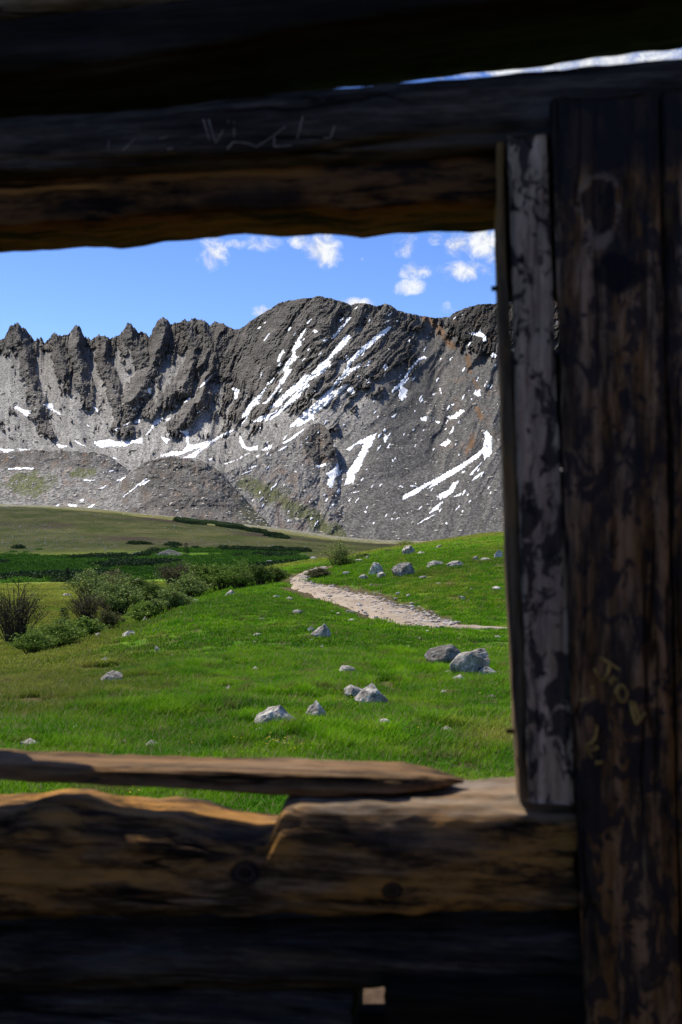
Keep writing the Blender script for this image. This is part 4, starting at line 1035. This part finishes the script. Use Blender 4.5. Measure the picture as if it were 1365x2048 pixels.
cloud(-9, -19, 170, 70, 480, 3, math.radians(-27), cloud_mat(.15, .27))
cloud(-130, 240, 330, 145, 520, 5, 0, cloud_mat(.26, .44))

# ------------------------------------------------------------------ the log cabin
WY, WT = 1.55, 0.12           # wall face: Y = WY - WT*X
WA = math.atan(-WT); wx_ = Vector((math.cos(WA), math.sin(WA), 0)); wn_ = Vector((-math.sin(WA), math.cos(WA), 0))
cabin = bpy.data.objects.new('log_cabin', None); COL.objects.link(cabin)
cabin.location = (0, WY, 0); cabin.rotation_euler = (0, 0, WA)
tag(cabin, 'dark weathered log cabin seen from inside with a glassless window opening', 'cabin')
def wall_pt(px, py, dd=0.0):
    u = (px-CX)/F; w = (HOR-py)/F
    Y = (WY+dd/math.cos(WA))/(1+WT*u)
    X = u*Y; s = X/math.cos(WA) + (-(dd))*0 
    P = Vector((X, Y, EYE+w*Y))-Vector((0, WY, 0))
    return P.dot(wx_), P.z
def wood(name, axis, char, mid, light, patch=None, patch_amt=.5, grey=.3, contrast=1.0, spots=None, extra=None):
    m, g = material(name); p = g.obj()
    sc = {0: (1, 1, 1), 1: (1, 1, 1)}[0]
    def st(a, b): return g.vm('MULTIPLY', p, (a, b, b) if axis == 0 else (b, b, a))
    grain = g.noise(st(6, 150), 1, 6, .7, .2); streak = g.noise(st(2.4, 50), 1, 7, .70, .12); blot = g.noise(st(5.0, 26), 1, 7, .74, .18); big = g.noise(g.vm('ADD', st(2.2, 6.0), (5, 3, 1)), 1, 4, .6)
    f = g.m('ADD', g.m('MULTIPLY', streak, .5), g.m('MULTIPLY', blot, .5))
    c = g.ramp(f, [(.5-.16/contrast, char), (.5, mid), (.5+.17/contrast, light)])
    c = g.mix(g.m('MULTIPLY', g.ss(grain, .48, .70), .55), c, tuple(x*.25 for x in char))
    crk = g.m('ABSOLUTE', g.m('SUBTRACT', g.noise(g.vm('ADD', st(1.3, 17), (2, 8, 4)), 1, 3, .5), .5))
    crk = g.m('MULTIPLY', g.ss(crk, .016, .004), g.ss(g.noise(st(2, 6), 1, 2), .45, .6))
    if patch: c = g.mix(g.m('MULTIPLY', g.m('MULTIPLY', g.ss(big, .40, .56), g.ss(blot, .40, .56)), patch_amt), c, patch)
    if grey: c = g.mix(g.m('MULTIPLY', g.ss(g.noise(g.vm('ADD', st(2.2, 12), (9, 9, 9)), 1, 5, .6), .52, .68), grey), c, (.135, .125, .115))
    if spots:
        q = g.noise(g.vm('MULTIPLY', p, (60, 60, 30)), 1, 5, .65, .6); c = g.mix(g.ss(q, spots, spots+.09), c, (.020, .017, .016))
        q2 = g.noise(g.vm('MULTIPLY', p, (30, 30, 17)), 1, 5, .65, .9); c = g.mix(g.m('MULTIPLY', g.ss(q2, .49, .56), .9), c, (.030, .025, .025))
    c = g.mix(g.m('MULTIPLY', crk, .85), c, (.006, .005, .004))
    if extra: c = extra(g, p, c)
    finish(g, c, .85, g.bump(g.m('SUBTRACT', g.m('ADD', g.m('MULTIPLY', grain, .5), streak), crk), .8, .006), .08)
    return m
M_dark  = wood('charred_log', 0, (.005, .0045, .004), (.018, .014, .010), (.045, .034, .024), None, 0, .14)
def knots(g, p, c):
    X, Y, Z = g.sep(p)
    _, zt = wall_pt(800, 1640); up = g.ss(g.m('ADD', Z, g.m('MULTIPLY', g.m('SUBTRACT', g.noise(g.vm('MULTIPLY', p, (6, 30, 30)), 1, 5, .65), .5), .07)), zt-.006, zt+.016)
    c = g.mix(g.m('MULTIPLY', up, .72), c, g.mix(g.ss(g.noise(g.vm('MULTIPLY', p, (4, 70, 70)), 1, 6, .7), .35, .62), (.10, .078, .056), (.36, .295, .22)))
    wob = g.m('MULTIPLY', g.m('SUBTRACT', g.noise(p, 40, 4), .5), .5)
    for (px, py, r) in ((490, 1748, .021), (785, 1782, .014)):
        s0, z0 = wall_pt(px, py); a = g.m('DIVIDE', g.m('SUBTRACT', X, s0), r*1.2); b = g.m('DIVIDE', g.m('SUBTRACT', Z, z0), r)
        q = g.m('ADD', g.m('SQRT', g.m('ADD', g.m('MULTIPLY', a, a), g.m('MULTIPLY', b, b))), wob)
        c = g.mix(g.m('MULTIPLY', g.ss(q, 1.15, .8), .9), c, (.012, .010, .010)); c = g.mix(g.m('MULTIPLY', g.m('MULTIPLY', g.ss(q, .35, .5), g.ss(q, .75, .6)), .25), c, (.13, .10, .08))
    return c
M_sill  = wood('sill_log', 0, (.009, .0065, .005), (.080, .050, .028), (.32, .21, .12), (.50, .245, .060), .9, .28, 1.6, None, knots)
M_upper = wood('upper_log', 0, (.010, .009, .008), (.050, .041, .033), (.15, .12, .09), None, 0, .45, 1.3)
def lint_streak(g, p, c):
    X, Y, Z = g.sep(p); n = g.m('MULTIPLY', g.m('SUBTRACT', g.noise(g.vm('MULTIPLY', p, (4, 30, 30)), 1, 5, .65), .5), .05)
    for (px0, px1, py, h, k) in ((-40, 215, 384, .010, .9), (270, 640, 356, .008, .45)):
        s0, z0 = wall_pt(px0, py, .045); s1, _ = wall_pt(px1, py, .045)
        f = g.m('MULTIPLY', g.m('MULTIPLY', g.ss(X, s0-.03, s0+.02), g.ss(X, s1+.02, s1-.04)), g.ss(g.m('ABSOLUTE', g.m('ADD', g.m('SUBTRACT', Z, z0), n)), h, h*.3))
        c = g.mix(g.m('MULTIPLY', f, k), c, (.42, .19, .045))
    return c
M_lint  = wood('lintel_wood', 0, (.006, .004, .003), (.020, .012, .007), (.065, .036, .018), (.26, .115, .032), .55, .06, 1.2, None, lint_streak)
M_plank = wood('loose_plank_wood', 0, (.03, .019, .011), (.165, .108, .060), (.36, .25, .155), (.30, .155, .05), .5, .1, 1.4)
M_strip = wood('strip_wood', 2, (.025, .019, .013), (.14, .098, .060), (.32, .215, .12), (.36, .19, .055), .7, .2)
M_batten = wood('batten_wood', 2, (.14, .095, .062), (.42, .305, .205), (.74, .57, .40), None, 0, .25, 1, .56)
def marks(g, p, c):
    """worn pale streaks, a pale ring and dark scorches on the wide board"""
    X, Y, Z = g.sep(p)
    s0, z0 = wall_pt(1200, 412, -.045); a = g.m('DIVIDE', g.m('SUBTRACT', X, s0), .026); b = g.m('DIVIDE', g.m('SUBTRACT', Z, z0), .045)
    wob = g.m('MULTIPLY', g.m('SUBTRACT', g.noise(p, 22, 5), .5), 1.3)
    rr = g.m('ADD', g.m('SQRT', g.m('ADD', g.m('MULTIPLY', a, a), g.m('MULTIPLY', b, b))), wob)
    ring = g.m('MULTIPLY', g.ss(rr, .85, 1.0), g.ss(rr, 1.35, 1.12))
    c = g.mix(g.m('MULTIPLY', g.m('MULTIPLY', ring, g.ss(g.noise(p, 55, 4), .40, .58)), .85), c, (.24, .175, .12)); c = g.mix(g.m('MULTIPLY', g.ss(rr, .95, .8), .8), c, (.015, .014, .014))
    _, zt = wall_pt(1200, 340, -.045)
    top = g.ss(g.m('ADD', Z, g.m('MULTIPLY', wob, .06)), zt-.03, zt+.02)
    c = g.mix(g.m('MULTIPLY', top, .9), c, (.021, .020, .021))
    s1, z1 = wall_pt(1240, 545, -.045); a = g.m('DIVIDE', g.m('SUBTRACT', X, s1), .045); b = g.m('DIVIDE', g.m('SUBTRACT', Z, z1), .028)
    r2 = g.m('ADD', g.m('SQRT', g.m('ADD', g.m('MULTIPLY', a, a), g.m('MULTIPLY', b, b))), wob)
    c = g.mix(g.m('MULTIPLY', g.ss(r2, 1.1, .75), .9), c, (.012, .012, .014))
    return c
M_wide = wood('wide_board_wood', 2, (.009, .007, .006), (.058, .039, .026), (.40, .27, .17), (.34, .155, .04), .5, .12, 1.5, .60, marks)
M_carve = flat_mat('fresh_cut_wood', (.20, .125, .038), (.44, .29, .085), 60)
M_nail = flat_mat('rusty_nail', (.02, .014, .010), (.06, .035, .02), 200)
M_carve2 = flat_mat('old_scratched_wood', (.20, .165, .13), (.34, .27, .20), 60)

def timber(name, axis, rows, d0, thick, mat, label=None, n=6.0, amp=.004, seed=0, step=.012, parent=cabin, M=44, cap=True, back_taper=None, raw=None, dlo=None):
    """rows: (along px, low edge px, high edge px) on the wall face, or raw = (a, lo, hi) in wall metres"""
    A = []
    if raw is None:
        for (q, e0, e1) in rows:
            if axis == 0: a, lo = wall_pt(q, e0, d0 if dlo is None else dlo); _, hi = wall_pt(q, e1, d0)
            else: lo, a = wall_pt(e0, q, d0); hi, _ = wall_pt(e1, q, d0)
            A.append((a, min(lo, hi), max(lo, hi)))
    else: A = list(raw)
    A = np.array(sorted(A)); L = A[-1, 0]-A[0, 0]; N = max(6, int(L/step))
    a = np.linspace(A[0, 0], A[-1, 0], N); lo = np.interp(a, A[:, 0], A[:, 1]); hi = np.interp(a, A[:, 0], A[:, 2])
    ph = np.linspace(0, 2*math.pi, M, endpoint=False)
    cs, sn = np.cos(ph), np.sin(ph); ex = 2.0/n
    ux = np.sign(cs)*np.abs(cs)**ex; uz = np.sign(sn)*np.abs(sn)**ex
    mid, hh = (lo+hi)/2, (hi-lo)/2
    tt = np.full(N, thick/2)
    if back_taper is not None: tt = tt*np.interp(a, *back_taper)
    noise = amp*(1.3*fbm(a[:, None]*2.2+0*ph, ph[None, :]*2.2+seed*7.3, 3, seed+1)+.9*n2(a[:, None]*5.0+0*ph, np.repeat((ph*7)[None], N, 0)+seed, seed+5)+.55*n2(a[:, None]*22.0, np.repeat((ph*5)[None], N, 0), seed+9)+.40*n2(a[:, None]*14.0, np.repeat((ph*16)[None], N, 0), seed+13))
    q = np.random.default_rng(seed+50)
    for _ in range(5):       # long drying cracks
        p0 = q.uniform(0, 2*math.pi); c0 = q.uniform(a[0], a[-1]); le = q.uniform(.1, .4)*max(L, .4)
        dph = np.abs((ph[None]-p0-.25*n2(a[:, None]*3, 0*a[:, None], seed+3)+math.pi) % (2*math.pi)-math.pi)
        noise = noise-amp*2.2*np.exp(-(dph/.10)**2)*np.exp(-((a[:, None]-c0)/le)**2)
    D = thick/2+d0 + (tt[:, None]+noise)*ux[None]; H = mid[:, None]+(hh[:, None]+noise)*uz[None]
    Aa = np.repeat(a[:, None], M, 1)
    Aa = Aa+ (np.arange(N)[:, None] == 0)*amp*1.5*n2(ph*3, ph*0+seed, seed) + (np.arange(N)[:, None] == N-1)*amp*1.5*n2(ph*3+5, ph*0+seed, seed)
    V = np.stack([Aa, D, H] if axis == 0 else [H, D, Aa], -1).reshape(-1, 3); Fa = grid_faces(N, M, True)
    V = np.vstack([V, V[:M].mean(0), V[-M:].mean(0)]); nb = N*M
    tri = [(i, (i+1) % M, nb) for i in range(M)]+[((N-1)*M+(i+1) % M, (N-1)*M+i, nb+1) for i in range(M)]
    me = bpy.data.meshes.new(name)
    me.from_pydata(V.tolist(), [], Fa.tolist()+[list(t) for t in tri])
    if axis != 0: me.flip_normals()
    me.polygons.foreach_set('use_smooth', np.ones(len(me.polygons), bool)); me.update()
    o = add(name, me, mat, parent)
    if label: o['label'] = label
    return o
# window wall, from the top down
timber('log', 0, [(-900,120,-190),(-100,45,-190),(0,39,-190),(200,20,-190),(380,1,-190),(700,-20,-190),(1700,-90,-300)], .04, .2, M_plank, 'brown log glimpsed in the top left corner', 3, .006, 1)
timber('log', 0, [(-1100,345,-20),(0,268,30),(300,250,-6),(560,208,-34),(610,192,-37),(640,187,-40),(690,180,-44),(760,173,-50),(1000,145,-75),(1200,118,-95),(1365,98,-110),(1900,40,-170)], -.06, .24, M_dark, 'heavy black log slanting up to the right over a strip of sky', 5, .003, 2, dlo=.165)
timber('log', 0, [(-1100,398,290),(0,345,222),(300,330,200),(640,312,161),(985,288,127),(1365,252,94),(1900,205,45)], .0, .22, M_upper, 'dark upper log scratched with old carved letters', 4.0, .004, 3)
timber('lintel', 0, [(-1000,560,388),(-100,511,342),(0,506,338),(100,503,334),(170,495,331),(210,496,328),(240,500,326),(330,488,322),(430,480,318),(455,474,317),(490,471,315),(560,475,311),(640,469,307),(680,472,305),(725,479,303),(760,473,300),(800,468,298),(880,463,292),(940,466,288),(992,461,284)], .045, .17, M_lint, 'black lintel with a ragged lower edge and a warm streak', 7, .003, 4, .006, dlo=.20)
timber('log', 0, [(-1000,1880,1670),(-330,1868,1640),(-280,1866,1600),(-215,1864,1600),(-180,1862,1650),(-80,1860,1648),(0,1858,1640),(60,1858,1628),(110,1856,1628),(170,1854,1646),(250,1852,1652),(330,1850,1657),(420,1850,1680),(480,1850,1692),(528,1850,1690),(545,1850,1655),(562,1850,1612),(600,1850,1604),(700,1850,1606),(900,1848,1606),(1000,1846,1606),(1156,1844,1607)], .0, .2, M_sill, 'thick sill log with an axe cut notch and ochre flaked patches', 4.2, .006, 5, .006)
timber('log', 0, [(-1000,2030,1885),(0,2004,1876),(500,2000,1868),(1170,1996,1862),(1900,1990,1860)], .02, .2, M_upper, 'charred log directly below the sill log', 3.0, .006, 6)
timber('log', 0, [(-1000,2210,2040),(0,2180,1994),(400,2180,1985),(600,2180,2000),(704,2180,2002)], .01, .2, M_upper, 'grey lower log ending at the gap beside the dirt', 3.0, .006, 7)
timber('log', 0, [(768,2200,1966),(1000,2200,1968),(1200,2200,1970),(1900,2210,1960)], -.02, .2, M_dark, 'short dark lower log starting right of the gap', 4.0, .006, 8)
timber('log', 0, [(-1000,2420,2100),(400,2400,2055),(1900,2400,2045)], .07, .12, M_dark, None, 3, .006, 9)
# wall behind the boards right of the opening; one joint gapes
for k, (y1, y0) in enumerate(((592, 268), (930, 690), (1248, 938), (1600, 1258))):
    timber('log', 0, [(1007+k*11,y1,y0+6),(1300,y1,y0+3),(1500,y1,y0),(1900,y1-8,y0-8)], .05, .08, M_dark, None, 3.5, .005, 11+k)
timber('log', 0, [(1120,1852,1606),(1300,1852,1606),(1900,1850,1600)], .03, .16, M_dark, None, 3.5, .005, 15)
timber('jamb_board', 2, [(284,993,1009),(470,994,1012),(800,1005,1027),(1077,1014,1040),(1350,1026,1052),(1606,1040,1062)], -.005, .095, M_strip, 'narrow edge board lining the side of the window opening', 9, .0022, 16, .008)
timber('batten', 2, [(272,1016,1094),(442,1023,1102),(540,1026,1106),(800,1032,1115),(979,1039,1124),(1077,1042,1129),(1250,1049,1138),(1350,1053,1142),(1607,1060,1150)], -.032, .027, M_batten, 'pale batten blotched with dark stains', 9, .0022, 17, .008)
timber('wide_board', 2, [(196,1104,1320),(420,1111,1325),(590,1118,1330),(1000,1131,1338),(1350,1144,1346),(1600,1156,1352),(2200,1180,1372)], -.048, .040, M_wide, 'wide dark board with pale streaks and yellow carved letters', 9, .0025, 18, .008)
timber('wide_board', 2, [(178,1325,1560),(800,1336,1575),(1600,1357,1590),(2200,1378,1610)], -.046, .038, M_wide, 'plain wide board at the right edge', 9, .0025, 19, .01)
for (px, py) in ((989, 577), (1019, 1462)):
    a_, z_ = wall_pt(px, py, .02); tv, tf = tube_np([(a_+.012, .02, z_), (a_-.004, .02, z_), (a_-.0045, .02, z_)], .004, .0042, 8)
    add('nail', mesh_np('nail', tv, tf, True), M_nail, cabin)
# letters cut into the wide board and scratched on the upper log
def strokes(name, lines, dd, width, mat, label, parent):
    Vs, Fs, b = [], [], 0
    for ln in lines:
        P = [wall_pt(x, y, dd) for x, y in ln]
        Q = []
        for (x0, y0), (x1, y1) in zip(P[:-1], P[1:]):
            Q += [(x0+(x1-x0)*t, y0+(y1-y0)*t) for t in np.linspace(0, 1, 5)[:-1]]
        Q.append(P[-1]); path = [(x, dd, z) for x, z in Q]
        V, Fa = tube_np(path, width, width*.6, 6); V[:, 1] = dd+(V[:, 1]-dd)*.35
        Vs.append(V); Fs.append(Fa+b); b += len(V)
    o = add(name, mesh_np(name, np.concatenate(Vs), np.concatenate(Fs), True), mat, parent); o['label'] = label; return o
def Z4(p): return [(1090+.2148*x, 1180+.2148*y) for x, y in p]
def ZU(p): return [(200+.4103*x, 200+.4103*y) for x, y in p]
strokes('carved_letters', [Z4(q) for q in ([(505,630),(600,680),(700,745)],[(600,700),(590,770),(560,830),(520,840),(485,800),(465,730)],[(600,860),(640,810),(675,840)],[(640,810),(620,880)],
   [(690,890),(660,950),(700,1030),(745,1040),(770,960),(730,890),(690,890)],[(800,1030),(815,1140),(850,1250),(935,1140)],[(825,1040),(860,1130),(875,1190)],
   [(440,890),(450,980),(390,1010),(320,1030)],[(400,1180),(430,1240),(485,1270),(470,1370),(440,1420),(380,1450),(410,1520),(440,1560)],[(500,1460),(420,1500)],[(470,1610),(540,1600)])],
   -.0495, .0036, M_carve, 'yellowish carved letters running down the board', cabin)
strokes('scratched_letters', [ZU(q) for q in ([(505,95),(535,195)],[(530,95),(565,210),(630,100)],[(655,105),(655,180)],[(640,115),(670,120)],[(905,130),(840,180),(760,230)],[(990,80),(975,140),(962,190)],[(1145,125),(1125,185),(1090,185)],
   [(850,180),(850,228),(935,222)],[(620,240),(650,205),(720,210),(770,230)],[(45,200),(40,250)],[(110,250),(170,190)],[(290,190),(330,180)],[(330,240),(360,235)])], -.0012, .0013, M_carve2, 'faint old scratches cut into the upper log', cabin)
# end of a split plank lying across the sill
pl = timber('loose_plank', 0, [(-420,1520,1492),(-100,1553,1525),(0,1560,1530),(200,1571,1539),(400,1581,1546),(560,1590,1550),(700,1592,1553),(800,1590,1557),(850,1588,1562),(900,1585,1570),(926,1581,1576)], .035, .105, M_plank, None, 10, .003, 20, .006, None,
            back_taper=([-.5, .02, .09, .15, .18], [1, 1, .95, .55, .15]))
pl.location = cabin.location; pl.rotation_euler = cabin.rotation_euler
tag(pl, 'weathered brown split plank with a pointed end lying across the sill log', 'plank')
# rest of the cabin: side walls, rear wall with a doorway, rafters and roof boards (behind and above the viewer)
def wall_logs(x0, y0, x1, y1, zs, rad, seed):
    v = Vector((x1-x0, y1-y0, 0)); L = v.length
    for k, z in enumerate(zs):
        me = bpy.data.meshes.new('log'); V, Fa = tube_np([(L*t, 0, 0) for t in np.linspace(0, 1, 6)], rad, rad*.95, 12)
        o = add('log', mesh_np('log', V, Fa, True), M_plank, cabin, (x0, y0, z), (0, 0, math.atan2(v.y, v.x)))
zs = np.arange(-.2, 2.6, .23)
wall_logs(-2.1, .1, -2.1, -4.2, zs, .125, 1); wall_logs(2.0, .1, 2.0, -4.2, zs, .125, 2)
wall_logs(-2.1, -4.2, .1, -4.2, zs, .125, 3); wall_logs(1.1, -4.2, 2.0, -4.2, zs, .125, 4)
wall_logs(-2.3, .1, -.78, .1, np.arange(1.05, 2.35, .23), .12, 5)
for k in range(15):
    x = -2.4+.32*k
    add('roof_board', mesh_np('roof_board', [(-.155, .30, 2.62), (.155, .30, 2.62), (.155, -.35, 2.70), (-.155, -.35, 2.70), (-.155, .30, 2.66), (.155, .30, 2.66), (.155, -.35, 2.74), (-.155, -.35, 2.74)],
        [(0, 3, 2, 1), (4, 5, 6, 7), (0, 1, 5, 4), (2, 3, 7, 6), (1, 2, 6, 5), (3, 0, 4, 7)]), M_dark, cabin, (x, 0, 0))
